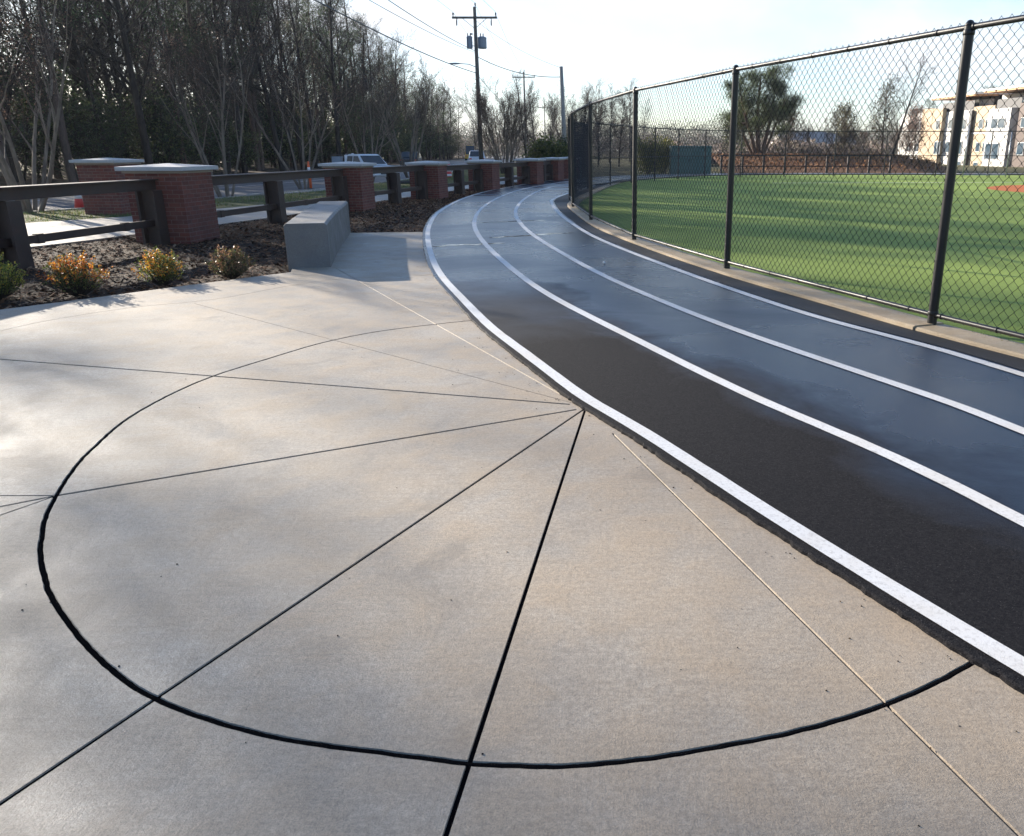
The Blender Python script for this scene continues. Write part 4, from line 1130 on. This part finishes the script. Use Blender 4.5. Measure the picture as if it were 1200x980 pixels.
# ------------------------------------------------------------------ white pickup with equipment
def pickup(x, y, rz):
    t = thing('pickup_truck', 'white pickup truck parked behind the second brick pier with gear in its bed', 'pickup truck', (x, y, -.11), rz)
    W = .95; zf = .48
    def extr(name, prof, mat, par, w0=W, taper=None, bev=.03):
        m_ = MB(); n = len(prof)
        for s in (-1, 1):
            for (px, pz) in prof:
                ww = w0 if not taper else w0*(1-taper*max(0, (pz-1.15)))
                m_.v.append((px, s*ww, pz))
        m_.face(tuple(range(n))); m_.face(tuple(range(2*n-1, n-1, -1)))
        for i in range(n): j = (i+1) % n; m_.face((i, i+n, j+n, j))
        o = m_.build(name, mat, par, False, bevel=bev)
        bm = bmesh.new(); bm.from_mesh(o.data); bmesh.ops.recalc_face_normals(bm, faces=bm.faces); bm.to_mesh(o.data); bm.free()
        return o
    extr('body', [(-2.75, .55), (-2.75, 1.12), (-.62, 1.14), (.95, 1.16), (2.35, 1.05), (2.68, .90), (2.72, .50), (2.3, .42), (-2.3, .46)], M['white'], t)
    cab = extr('cab', [(-.62, 1.12), (-.55, 1.76), (-.35, 1.82), (.62, 1.82), (.80, 1.76), (1.50, 1.14)], M['white'], t, .90, .22)
    m_ = MB()
    m_.quad((.86, -.72, 1.72), (1.44, -.80, 1.19), (1.44, .80, 1.19), (.86, .72, 1.72)); m_.v = [(a+.02, b, c+.012) for a, b, c in m_.v]; m_.build('windshield', M['glass'], cab)
    for s in (-1, 1):
        m_ = MB()
        for x0, x1, xt0, xt1 in ((-.48, .18, -.44, .18), (.26, 1.22, .26, .78)):
            def yy(z): return s*(.90*(1-.22*(z-1.15))+.012)
            m_.quad((x0, yy(1.2), 1.2), (x1, yy(1.2), 1.2), (xt1, yy(1.70), 1.70), (xt0, yy(1.70), 1.70))
        m_.build('side_window', M['glass'], cab)
        m_ = MB(); m_.box(1.0, 1.14, s*.98-.12, s*.98+.12, 1.16, 1.36); m_.build('mirror', M['darkplastic'], cab, bevel=.02)
        for wx in (-1.75, 1.78):
            m_ = MB(); m_.lathe([(.20, -.13), (.37, -.12), (.38, 0), (.37, .12), (.20, .13)], (wx, s*.84, .38), 20, 'y'); wl = m_.build('wheel', M['tyre'], t, True)
            m_ = MB(); m_.lathe([(.05, -.01), (.21, 0), (.22, .02), (.05, .03)], (wx, s*.97-.01, .38), 16, 'y'); m_.build('rim', M['chrome'], wl, True)
        m_ = MB(); m_.box(2.60, 2.735, s*.70-.17, s*.70+.17, .74, .90); m_.build('headlight', M['reflect'], t, bevel=.02)
        m_ = MB(); m_.box(-2.77, -2.70, s*.86-.06, s*.86+.06, .75, 1.08); m_.build('tail_light', M['red'], t)
    m_ = MB(); m_.box(2.64, 2.745, -.5, .5, .58, .90); m_.build('grille', M['darkplastic'], t)
    m_ = MB(); m_.box(2.66, 2.80, -.92, .92, .42, .56); m_.box(-2.85, -2.70, -.9, .9, .46, .60); m_.build('bumper', M['chrome'], t, bevel=.03)
    m_ = MB()
    for px in (-2.4, -.85):
        for s in (-1, 1): m_.tube([(px, s*.82, 1.1), (px, s*.80, 1.78)], .025, 6)
        m_.tube([(px, -.80, 1.78), (px, .80, 1.78)], .025, 6)
    for s in (-1, 1): m_.tube([(-2.4, s*.80, 1.78), (-.85, s*.80, 1.78)], .025, 6)
    m_.build('ladder_rack', M['darkplastic'], t)
    return t
pk = pickup(-13.05, 45.6, math.atan2(-.66, .75)); pk.scale = (.82, .82, .80)
for i, (dx, dy, h, m__, lab) in enumerate([(-.4, .55, .8, 'white', 'white upright tank in the bed of the white pickup, nearer the cab'), (-.95, .95, .75, 'reflect', 'white upright tank in the pickup bed left of another one'), (-1.75, 1.5, .62, 'carblue', 'blue grey box at the rear of the white pickup bed')]):
    m_ = MB()
    if i < 2: m_.lathe([(.17, 0), (.18, .03), (.18, h-.08), (.12, h-.02), (.05, h+.03)], (0, 0, 0), 14)
    else: m_.box(-.3, .3, -.25, .25, 0, h-.1); m_.box(-.33, .33, -.28, .28, h-.1, h)
    o = m_.build('storage_tank' if i < 2 else 'tool_box', M[m__], None, i < 2); o.location = (-13.05+dx*.82-.3, 45.6+dy*.82, .72); o.scale = (.8, .8, .8); tag(o, lab, 'tank' if i < 2 else 'box')

# ------------------------------------------------------------------ road works markers
def cone(x, y, label):
    t = thing('traffic_cone', label, 'traffic cone', (x, y, -.11))
    m_ = MB(); m_.box(-.19, .19, -.19, .19, 0, .04); m_.build('cone_base', M['darkplastic'], t)
    m_ = MB(); m_.lathe([(.15, .04), (.10, .30), (.045, .68), (.03, .72)], (0, 0, 0), 18); m_.build('cone_body', M['red'], t, True)
    m_ = MB(); m_.lathe([(.098, .34), (.072, .50)], (0, 0, 0), 18); m_.build('reflective_band', M['reflect'], t, True)
cone(-15.1, 24.0, 'red traffic cone on the road behind the trunks of the left bare tree')
def delineator(x, y, label):
    t = thing('marker_post', label, 'marker post', (x, y, -.11))
    m_ = MB(); m_.lathe([(.26, 0), (.26, .05), (.12, .09), (.06, .1)], (0, 0, 0), 8); m_.build('rubber_base', M['darkplastic'], t)
    m_ = MB(); m_.lathe([(.055, .08), (.055, 1.05), (.03, 1.10), (.05, 1.14), (.03, 1.2)], (0, 0, 0), 12); m_.build('tube', M['orange'], t, True)
    for z in (.62, .84): m_ = MB(); m_.lathe([(.058, z), (.058, z+.12)], (0, 0, 0), 12); m_.build('reflective_band', M['reflect'], t, True)
delineator(-12.75, 36.4, 'slim orange marker post on a black base left of the second brick pier')
def barrel(x, y, label):
    t = thing('traffic_barrel', label, 'traffic barrel', (x, y, -.11))
    m_ = MB(); m_.lathe([(.33, 0), (.33, .06), (.29, .08)], (0, 0, 0), 16); m_.build('barrel_base', M['darkplastic'], t)
    m_ = MB(); m_.lathe([(.28, .06), (.28, .36), (.25, .38), (.25, .62), (.22, .64), (.22, .88), (.18, .9), (.17, .98)], (0, 0, 0), 18); m_.build('barrel_body', M['red'], t, True)
    for z, r in ((.14, .284), (.42, .254), (.68, .224)): m_ = MB(); m_.lathe([(r, z), (r, z+.12)], (0, 0, 0), 18); m_.build('reflective_band', M['reflect'], t, True)
barrel(-9.75, 52.0, 'red and white traffic barrel seen between the third and fourth brick piers')
# low black folded sign base and a dark bundle on the verge
t = thing('sign_stand', 'folded black sign stand on the grass right of the white pickup', 'sign stand', (-9.75, 41.5, -.04))
m_ = MB(); m_.box(-.35, .35, -.12, .12, .02, .16); m_.build('folded_panel', M['darkplastic'], t, bevel=.02)
m_ = MB()
for s in (-1, 1): m_.tube([(0, 0, .16), (s*.42, .2*s, 0)], .025, 6); m_.tube([(0, 0, .16), (s*.4, -.25*s, 0)], .025, 6)
m_.tube([(.1, 0, .1), (.14, 0, .34)], .03, 6); m_.build('leg', M['darkplastic'], t)
t = thing('sign_stand', 'upright black sign stand with thin mast left of the third brick pier', 'sign stand', (-8.95, 43.5, -.04))
m_ = MB(); m_.tube([(0, 0, .1), (0, 0, .72)], .035, 6); m_.build('mast', M['darkplastic'], t)
m_ = MB()
for k in range(4): m_.tube([(0, 0, .22), (.34*math.cos(k*1.57+.5), .34*math.sin(k*1.57+.5), 0)], .028, 6)
m_.build('leg', M['darkplastic'], t)
# curb island slab
m_ = MB(); m_.beam(Vector((-12.9, 31.2)), Vector((-11.4, 37.0)), 1.0, -.12, .0); o = m_.build('traffic_island', M['walk'], None, bevel=.02); tag(o, kind='structure')

# distant vehicles where the road vanishes
def car(x, y, rz, paint, label, L=4.5, H=1.5, name='parked_car', cat='car'):
    t = thing(name, label, cat, (x, y, -.11), rz)
    prof = [(-L/2, .35), (-L/2, .85), (-L*.42, .95), (-L*.30, H), (L*.12, H), (L*.28, .98), (L*.48, .82), (L/2, .55), (L/2, .32)]
    m_ = MB(); n = len(prof)
    for s in (-1, 1):
        for (px, pz) in prof: m_.v.append((px, s*(.88-.14*max(0, pz-.95)/.5), pz))
    m_.face(tuple(range(n))); m_.face(tuple(range(2*n-1, n-1, -1)))
    for i in range(n): j = (i+1) % n; m_.face((i, i+n, j+n, j))
    o = m_.build('body', M[paint], t, False, bevel=.04); bm = bmesh.new(); bm.from_mesh(o.data); bmesh.ops.recalc_face_normals(bm, faces=bm.faces); bm.to_mesh(o.data); bm.free()
    for s in (-1, 1):
        m_ = MB(); m_.quad((-L*.37, s*.895, .98), (L*.25, s*.895, 1.0), (L*.11, s*.80, H-.07), (-L*.29, s*.80, H-.07)); m_.build('side_window', M['glass'], t)
    m_ = MB(); m_.quad((-L*.425, -.75, 1.0), (-L*.425, .75, 1.0), (-L*.315, .68, H-.05), (-L*.315, -.68, H-.05)); m_.build('rear_window', M['glass'], t)
    for wx in (-L*.3, L*.3):
        for s in (-1, 1): m_ = MB(); m_.lathe([(.2, -.1), (.32, -.09), (.32, .09), (.2, .1)], (wx, s*.8, .32), 14, 'y'); m_.build('wheel', M['tyre'], t, True)
    for s in (-1, 1): m_ = MB(); m_.box(-L/2-.02, -L/2+.06, s*.68-.13, s*.68+.13, .68, .82); m_.build('tail_light', M['red'], t)
    return t
car(-14.5, 96, R(97), 'white', 'small white car far down the road behind the transformer pole', 4.6, 1.6)
car(-19.2, 84, R(97), 'cardark', 'dark distant car on the road right of the wood')
car(-22.5, 142, R(97), 'yellow', 'yellow works vehicle far down the road, left of the transformer pole', 5.5, 2.4, 'works_truck', 'truck')

# ------------------------------------------------------------------ green cabinets, bushes by the track
def cabinet(x, y, w_, d_, h_, label, rz=0.0):
    t = thing('utility_cabinet', label, 'utility cabinet', (x, y, -.12), rz)
    m_ = MB(); m_.box(-w_/2, w_/2, -d_/2, d_/2, 0, h_-.12); m_.build('cabinet_body', M['teal'], t, bevel=.02)
    m_ = MB(); m_.box(-w_/2-.04, w_/2+.04, -d_/2-.04, d_/2+.04, h_-.119, h_); m_.build('lid', M['teal'], t, bevel=.03)
    for s in (-1, 1): m_ = MB(); m_.box(min(s*.03, s*(w_/2-.1)), max(s*.03, s*(w_/2-.1)), -d_/2-.02, -d_/2-.001, .15, h_-.25); m_.build('door', M['teal'], t, bevel=.008)
    m_ = MB(); m_.box(-.15, -.08, -d_/2-.05, -d_/2-.021, h_*.45, h_*.55); m_.build('handle', M['tealdark'], t)
cabinet(6.05, 61.2, 2.85, 1.8, 1.95, 'large teal metal utility cabinet behind the far fence, left of the green tree')
cabinet(-2.35, 53.5, 1.5, 1.0, 1.25, 'small teal utility cabinet in the gap left of the near fence end', R(-10))
def bush(x, y, H, Wd, label, cols, seed, name='bush', dens=10):
    t, parts = understory(seed, H, label, cols, dens, (x, y, -.1), name, 'bush', None, .10, .2); t.scale = (Wd/H, Wd/H, 1); return t
bush(-3.9, 53.5, 2.0, 2.3, 'round dark green bush behind the fifth and sixth brick piers', [(.05, .075, .02), (.08, .10, .025), (.12, .14, .03)], 51, dens=14)
bush(-2.6, 56.5, 2.0, 2.2, 'dark green bush beside the small teal cabinet', [(.04, .06, .02), (.06, .08, .025)], 52, dens=12)
bush(3.0, 62, 2.1, 2.0, 'yellow green bush behind the far fence, left of the large teal cabinet', [(.16, .17, .03), (.22, .22, .04), (.10, .12, .03)], 53)
bush(4.3, 63, 2.1, 1.6, 'yellow topped bush touching the left side of the large teal cabinet', [(.26, .24, .05), (.18, .18, .04), (.10, .11, .03)], 54)

# ------------------------------------------------------------------ beyond the field
# bank of brown leaves, railing along it
m_ = MB(); xs_ = [9+i*.3 for i in range(60)]
base = 0
for i, x in enumerate(xs_):
    for k, (yo, z) in enumerate(((0, -.15), (2.5, .25), (5.5, .75), (9, 1.05), (16, 1.0))):
        zz = z*(1.0 if x < 24 else max(.45, 1-(x-24)*.06)); m_.v.append((x, 64+yo+noise.noise(Vector((x*.5, k, 0)))*.6, zz+noise.noise(Vector((x*.7, k*2, 3)))*.12*(k > 0)))
for i in range(59):
    for k in range(4): a = i*5+k; m_.face((a, a+5, a+6, a+1))
tag(m_.build('leaf_bank', M['bank'], None, True), kind='structure')
m_ = MB(); rg = random.Random(31)
for _ in range(7000):
    x = rg.uniform(9, 26.5); yo = rg.uniform(.5, 12); z = 0.02+min(1.0, yo*.135)*(1.0 if x < 24 else max(.45, 1-(x-24)*.06)); m_.col = rg.choice([(.42, .20, .09), (.34, .17, .08), (.24, .13, .08), (.48, .27, .14), (.12, .08, .05)])
    leafquad(m_, (x, 64+yo, z+rg.uniform(0, .22)), rg.uniform(.10, .22), rg)
tag(m_.build('fallen_leaves', M['chips']), 'rust brown leaves and ivy covering the low bank beyond the far fence', 'leaves', kind='stuff')
t = thing('railing', 'low dark railing in front of the leafy bank beyond the far fence', 'railing', (8.5, 62.5, -.12))
m_ = MB(); m_.beam(Vector((0, 0)), Vector((12.5, .2)), .08, 1.28, 1.36); m_.beam(Vector((0, 0)), Vector((12.5, .2)), .06, .5, .57); m_.build('rail', M['rust'], t)
for k in range(9): m_ = MB(); m_.box(k*1.56-.07, k*1.56+.07, -.07+k*.02, .07+k*.02, 0, 1.33); m_.build('post', M['rust'], t)

# big pine and other trees on the bank
t, _ = tree_mesh('pine_tree', 'broad green tree rising above the far fence, right of the teal cabinet', 'tree', [((0, 0, -.3), (.03, 0, 1), 7.6, .26), ((.2, 0, .2), (.30, .1, 1), 6.9, .2), ((-.2, 0, .2), (-.30, -.1, 1), 6.6, .2), ((.3, .3, .2), (.62, .2, 1), 5.6, .15), ((-.3, .3, .2), (-.58, .2, 1), 5.0, .15)],
    dict(seg=[10, 5, 3], jit=[.05, .12, .16], up=[.02, .06, .04], tap=[.75, .8, .7], rmin=.012, num=[0, 15, 7], start=[.30, .35, .2], ang=[0, 62, 48], len=[0, .44, .36], fall=[.45, .3, .3], rr=[0, .34, .5]),
    61, M['bark_pine'], M['bark_dark'], 2, needles(26, [(.07, .10, .04), (.10, .13, .05), (.05, .07, .03), (.13, .15, .06)], .30, .26, 2), (13.8, 77, .6))
def bare(loc, H, seed, label, dens=1.0, lean=(0, 0), leaves=None, light=False, wide=1.0):
    P = dict(PD); P['num'] = [0, int(22*dens), 8, 5]; P['len'] = [0, .38*wide, .48, .55]; P['start'] = [.2, .15, .12, .2]
    return tree_mesh('bare_tree', label, 'tree', [((0, 0, -.3), (lean[0], lean[1], 1), H, H*.014)], P, seed, M['bark_dark'], M['twig_light'] if light else M['twig'], 2, leaves, loc)
myr2 = myrtle((19.2, 76, .6), 'small bare tree with arching limbs right of the broad green tree', 4.6, 5, 62, .75)
bare((24.6, 76, .4), 6.6, 63, 'bare tree with dense lower crown between the arching tree and the apartments', 1.2, (.02, 0), oakleaves(1.2, GREENL+BROWNL, .10, .18, .25, 3))
bare((24.3, 73, .4), 8.6, 64, 'thin dark tree leaning right in front of the apartments', .7, (.28, 0))
bare((22.4, 80, .4), 4.6, 65, 'olive brown bushy tree left of the leaning dark tree', 1.4, (0, 0), oakleaves(2, [(.14, .13, .07), (.18, .15, .08), (.10, .10, .05)], .12, .2, .3, 3), wide=1.3)
bare((31.0, 86, .1), 5.0, 66, 'brown leafed small tree in front of the white apartment block', 1.2, (0, 0), oakleaves(1.5, [(.28, .13, .09), (.20, .11, .08), (.34, .20, .14)], .12, .2, .3, 3), wide=1.2)
myrtle((28.2, 81, .2), 'pale bare shrub like tree low in front of the apartments', 4.4, 8, 67, .5)
myrtle((21.6, 75, .5), 'low pale bare tree at the right end of the leafy bank', 3.4, 7, 68, .7)
bare((1.4, 90, -.1), 6.9, 69, 'grey bare tree with a conical crown behind the left end of the far fence', 1.7, (0, 0), None, True, wide=.95)
bare((-.8, 88, -.1), 6.0, 70, 'bare grey tree behind the third post from the near fence end', 1.4, (0, 0), None, True)
bare((11.0, 74, .5), 3.8, 71, 'low olive tree left of the broad green tree trunk', 1.3, (0, 0), oakleaves(1.6, GREENL, .10, .18, .25, 3), wide=1.2)
bare((17.0, 80, .6), 4.2, 72, 'brown twiggy tree low at the right side of the broad green tree', 1.3, (0, 0), oakleaves(1.2, [(.16, .12, .09), (.12, .09, .07)], .1, .2, .3, 3), wide=1.25)
# trees where the road vanishes
gname = 'distant bare trees where the road vanishes'
pr = PROTO['d'] ; rg = random.Random(90)
for (x, y, s) in [(-17.5, 150, .55), (-9.5, 118, .55), (-7, 128, .5), (-4.5, 105, .5), (-12, 140, .6), (-8.5, 92, .48), (-2.5, 96, .5), (.5, 112, .55), (-5.5, 82, .42), (-20, 168, .6), (-24, 158, .6), (-15, 165, .65), (3.5, 125, .6), (-1.0, 140, .65), (-10.5, 160, .7)]:
    i = rg.randrange(3); copy_thing(pr[i][0], (x, y, -.2), rg.uniform(0, 6), s*rg.uniform(.9, 1.1), 'small distant bare tree beyond the end of the brick piers', gname, pr[i][1])
for (x, y, s) in [(-27, 180, .8), (-33, 185, .9), (-20, 195, .75), (-12, 200, .8), (-5, 190, .75), (2, 205, .8), (8, 190, .7)]:
    i = rg.randrange(2); q = PROTO['p'][i] if rg.random() < .4 else pr[i]; copy_thing(q[0], (x, y, -.2), rg.uniform(0, 6), s, 'far tree on the skyline beyond the utility poles', 'far trees on the skyline', q[1])
# far wood beyond the field: a hazy low mass
def farwood(name, x0, x1, y0, hfun, label, cols, seed, n=16000, dep=18, lsc=1.0):
    m_ = MB(); rg = random.Random(seed)
    for _ in range(n):
        x = rg.uniform(x0, x1); y = y0+rg.uniform(0, dep); h = hfun(x)*(.75+.5*noise.noise(Vector((x*.13, y*.2, seed)))+.18*noise.noise(Vector((x*.6, y*.6, seed))))
        z = h*(rg.random()**.7); m_.col = rg.choice(cols); leafquad(m_, (x, y, z), rg.uniform(.35, .8)*lsc, rg)
    return tag(m_.build(name, M['leaf']), label, 'wood', kind='stuff')
GREYT = [(.20, .17, .15), (.26, .22, .20), (.15, .135, .12), (.10, .12, .08)]
farwood('distant_wood', -45, 75, 170, lambda x: 5.0, 'distant grey brown wood along the skyline beyond the field', GREYT, 5, 95000, 18, .5)
farwood('distant_wood', -60, 140, 330, lambda x: 13.0+2*math.sin(x*.05), 'farthest blue grey tree line on the horizon', [(.07, .09, .06), (.10, .11, .08), (.12, .11, .09)], 6, 60000, 40, .9)
farwood('distant_brush', 4, 31, 92, lambda x: 2.6, 'brown winter brush behind the leafy bank', [(.36, .28, .24), (.26, .21, .18), (.42, .35, .30), (.18, .16, .11)], 7, 30000, 12, .55)
def farhouse(x, y, w_, h_, label):
    t = thing('house', label, 'house', (x, y, -.2))
    m_ = MB(); m_.box(0, w_, 0, 8, 0, h_); m_.build('wall', M['farhouse'], t)
    m_ = MB(); m_.v = [(-.4, -.4, h_), (w_+.4, -.4, h_), (w_+.4, 8.4, h_), (-.4, 8.4, h_), (-.4, 4, h_+2.2), (w_+.4, 4, h_+2.2)]
    for f in ((0, 1, 5, 4), (2, 3, 4, 5), (0, 4, 3), (1, 2, 5), (3, 2, 1, 0)): m_.face(f)
    m_.build('roof', M['farroof'], t)
    for k in range(int(w_/1.6)): m_ = MB(); m_.box(.6+k*1.6, 1.3+k*1.6, -.04, -.005, h_*.5, h_*.5+1.2); m_.build('window', M['window'], t)
farhouse(31.5, 152, 8, 2.7, 'small distant white house seen left of the leaning tree through the fence')
farhouse(41, 165, 7, 2.8, 'second small distant pale house left of the other one')

# ------------------------------------------------------------------ apartment building
A0 = Vector((39.48, 114.57)); td = Vector((.136, -1.053)).normalized(); nd = Vector((-td.y, td.x))*-1    # nd points towards the field
if nd.x > 0: nd = -nd
def S(px):
    z = 54.28/((px-710)/950+.136); return (108.8-z)*1.0617
ab = thing('apartment_building', 'white and tan modular apartment building with flat overhanging roof behind the fence', 'building', (A0.x, A0.y, -1.4))
def W3(s, dep, z): q = td*s+nd*(-dep); return (q.x, q.y, z)
def ablock(name, s0, s1, d0, d1, z0, z1, mat, par=ab, bev=0):
    m_ = MB(); m_.hexa([W3(s0, d0, z0), W3(s1, d0, z0), W3(s1, d1, z0), W3(s0, d1, z0), W3(s0, d0, z1), W3(s1, d0, z1), W3(s1, d1, z1), W3(s0, d1, z1)])
    o = m_.build(name, M[mat], par, bevel=bev); bm = bmesh.new(); bm.from_mesh(o.data); bmesh.ops.recalc_face_normals(bm, faces=bm.faces); bm.to_mesh(o.data); bm.free(); return o
def awin(s0, s1, z0, z1, dep=0.0, par=ab):
    f = ablock('window', s0, s1, dep-.07, dep-.004, z0, z1, 'frame', par)
    n_p = 2 if s1-s0 > 1.2 else 1; wv = (s1-s0)/n_p
    for k in range(n_p): ablock('pane', s0+k*wv+.06, s0+(k+1)*wv-.06, dep-.085, dep-.0705, z0+.06, z1-.06, 'window', f)
# z here is above the building base (1.4 m below the field)
# levels: field eye line is 2.95 above the base
def Z(px, py):
    z = 54.28/((px-710)/950+.136); return 1.55+(176-py)*z*.949/950+1.4
s = S
ablock('wall', s(1052), s(1094), 0, 12, 0, Z(1075, 133), 'stucco'); ablock('parapet', s(1064), s(1082), -.02, .5, Z(1075, 133)+.002, Z(1075, 133)+.5, 'darkwall')
ablock('bay', s(1080), s(1092), -.45, -.003, 0, Z(1086, 131)+.25, 'tan')
ablock('wall', s(1094)+.003, s(1134), 0, 12, 0, Z(1115, 131), 'stucco')
ablock('bay', s(1093), s(1104), -.5, -.003, 0, Z(1098, 128), 'tan')
ablock('wall', s(1134)+.003, s(1158), .12, 12, 0, Z(1146, 125), 'tan')
ablock('downpipe', s(1133), s(1135.5), -.25, -.003, .5, Z(1134, 130), 'darkwall')
ablock('bay', s(1158)+.003, s(1184), -.55, 12, 1.1, Z(1170, 128), 'stucco')
ablock('wall', s(1158)+.003, s(1187), -.1, 11.5, 0, 1.097, 'tan')
ablock('wall', s(1187)+.003, s(1191), .3, 12, 0, Z(1189, 120), 'darkwall')
ablock('wall', s(1191)+.003, s(1250), -.3, 12, 0, Z(1200, 121), 'brownwall')
# penthouse, set back, and roof slabs
ablock('penthouse', s(1094)+.3, s(1136), 1.6, 11, Z(1115, 131)+.003, Z(1115, 118)-.1, 'stucco')
ablock('penthouse', s(1136)+.01, s(1152), 2.2, 11, Z(1146, 125)+.003, Z(1146, 112), 'darkwall')
ablock('penthouse', s(1152)+.01, s(1240), 1.4, 11, Z(1146, 125)+.003, Z(1190, 107)-.1, 'stucco')
for x0, x1, py in ((1090, 1140, 114.5), (1150, 1250, 106)):
    zz = Z((x0+min(x1, 1200))/2, py)
    ablock('soffit', s(x0), s(x1), -.6, 11.5, zz-.16, zz-.003, 'soffit'); ablock('roof', s(x0)-.1, s(x1)+.1, -.7, 11.6, zz, zz+.22, 'roofedge')
for x0, x1 in ((1100, 1104), (1107, 1111), (1118, 1126), (1164, 1168), (1172, 1184), (1192, 1198)):
    awin(s(x0), s(x1), Z((x0+x1)/2, 128)+.1, Z((x0+x1)/2, 117)-.05, 1.6 if x0 < 1140 else 1.4)
for (x0, x1, y0, y1, dp) in ((1118, 1128, 140, 152, 0), (1116, 1127, 166, 181, 0), (1099, 1106, 166, 181, -.5), (1142, 1147, 167, 178, .12), (1163, 1179, 139, 151, -.55), (1160, 1176, 168, 187, -.55), (1160, 1172, 194, 203, -.1), (1062, 1068, 143, 152, 0), (1072, 1078, 143, 152, 0), (1062, 1068, 168, 178, 0), (1072, 1078, 168, 178, 0)):
    xm = (x0+x1)/2; awin(s(x0), s(x1), max(.1, Z(xm, y1)), Z(xm, y0), dp)
for (x0, x1, y0, y1, dp) in ((1108, 1113, 140, 151, 0), (1108, 1113, 166, 179, 0), (1098, 1102, 141, 152, -.5), (1142, 1147, 140, 151, .12), (1150, 1155, 140, 151, .12), (1150, 1155, 167, 178, .12), (1142, 1147, 190, 199, .12), (1118, 1128, 189, 199, 0), (1195, 1203, 138, 150, -.3), (1195, 1203, 167, 182, -.3), (1175, 1180, 194, 203, -.1)):
    xm = (x0+x1)/2; awin(s(x0), s(x1), max(.1, Z(xm, y1)), Z(xm, y0), dp)
for x0, x1, py, dp in ((1094, 1134, 157, 0), (1094, 1134, 184, 0), (1134.5, 1158, 157, .12), (1158.5, 1184, 159, -.55)):
    ablock('floor_band', s(x0)+.02, s(x1)-.02, dp-.05, dp-.004, Z((x0+x1)/2, py), Z((x0+x1)/2, py)+.14, 'frame')
for x0, x1, py in ((1098, 1134, 129), (1160, 1188, 126)):
    ablock('balcony_rail', s(x0), s(x1), .1, .16, Z((x0+x1)/2, py+2), Z((x0+x1)/2, py+2)+1.0, 'darkwall')
# trees beside and behind the apartments
for (x, y, s_) in [(52, 118, .62), (56, 105, .6), (60, 100, .65), (47, 126, .55), (64, 92, .6)]:
    i = rg.randrange(2); q = PROTO['p'][i]; copy_thing(q[0], (x, y, -1), rg.uniform(0, 6), s_, 'green tree top showing above the apartment building roof', 'trees behind the apartment building', q[1])
# white gate post of the far fence
t = thing('gate_frame', 'pale narrow gate frame at the right end of the far fence', 'gate', (21.6, 51.2, 0))
for dx in (0, 2.6): m_ = MB(); m_.tube([(dx, 0, 0), (dx, 0, 3.0 if dx == 0 else 2.6)], .035, 8, True); m_.build('post', M['galv'], t, True)
m_ = MB(); m_.tube([(0, 0, .12), (2.6, 0, .12)], .025, 8); m_.build('rail', M['galv'], t)
# small ball left on the track
m_ = MB(); m_.lathe([(.004, -.018), (.012, -.014), (.018, 0), (.012, .014), (.004, .018)], ([(-0.024, 11.587)][0][0], [(-0.024, 11.587)][0][1], .04), 10); tag(m_.build('ball', M['reflect'], None, True), 'tiny white ball lying on the track between two lane lines', 'ball')
# shallow puddle strips where the cross drain shows on the track
# puddle
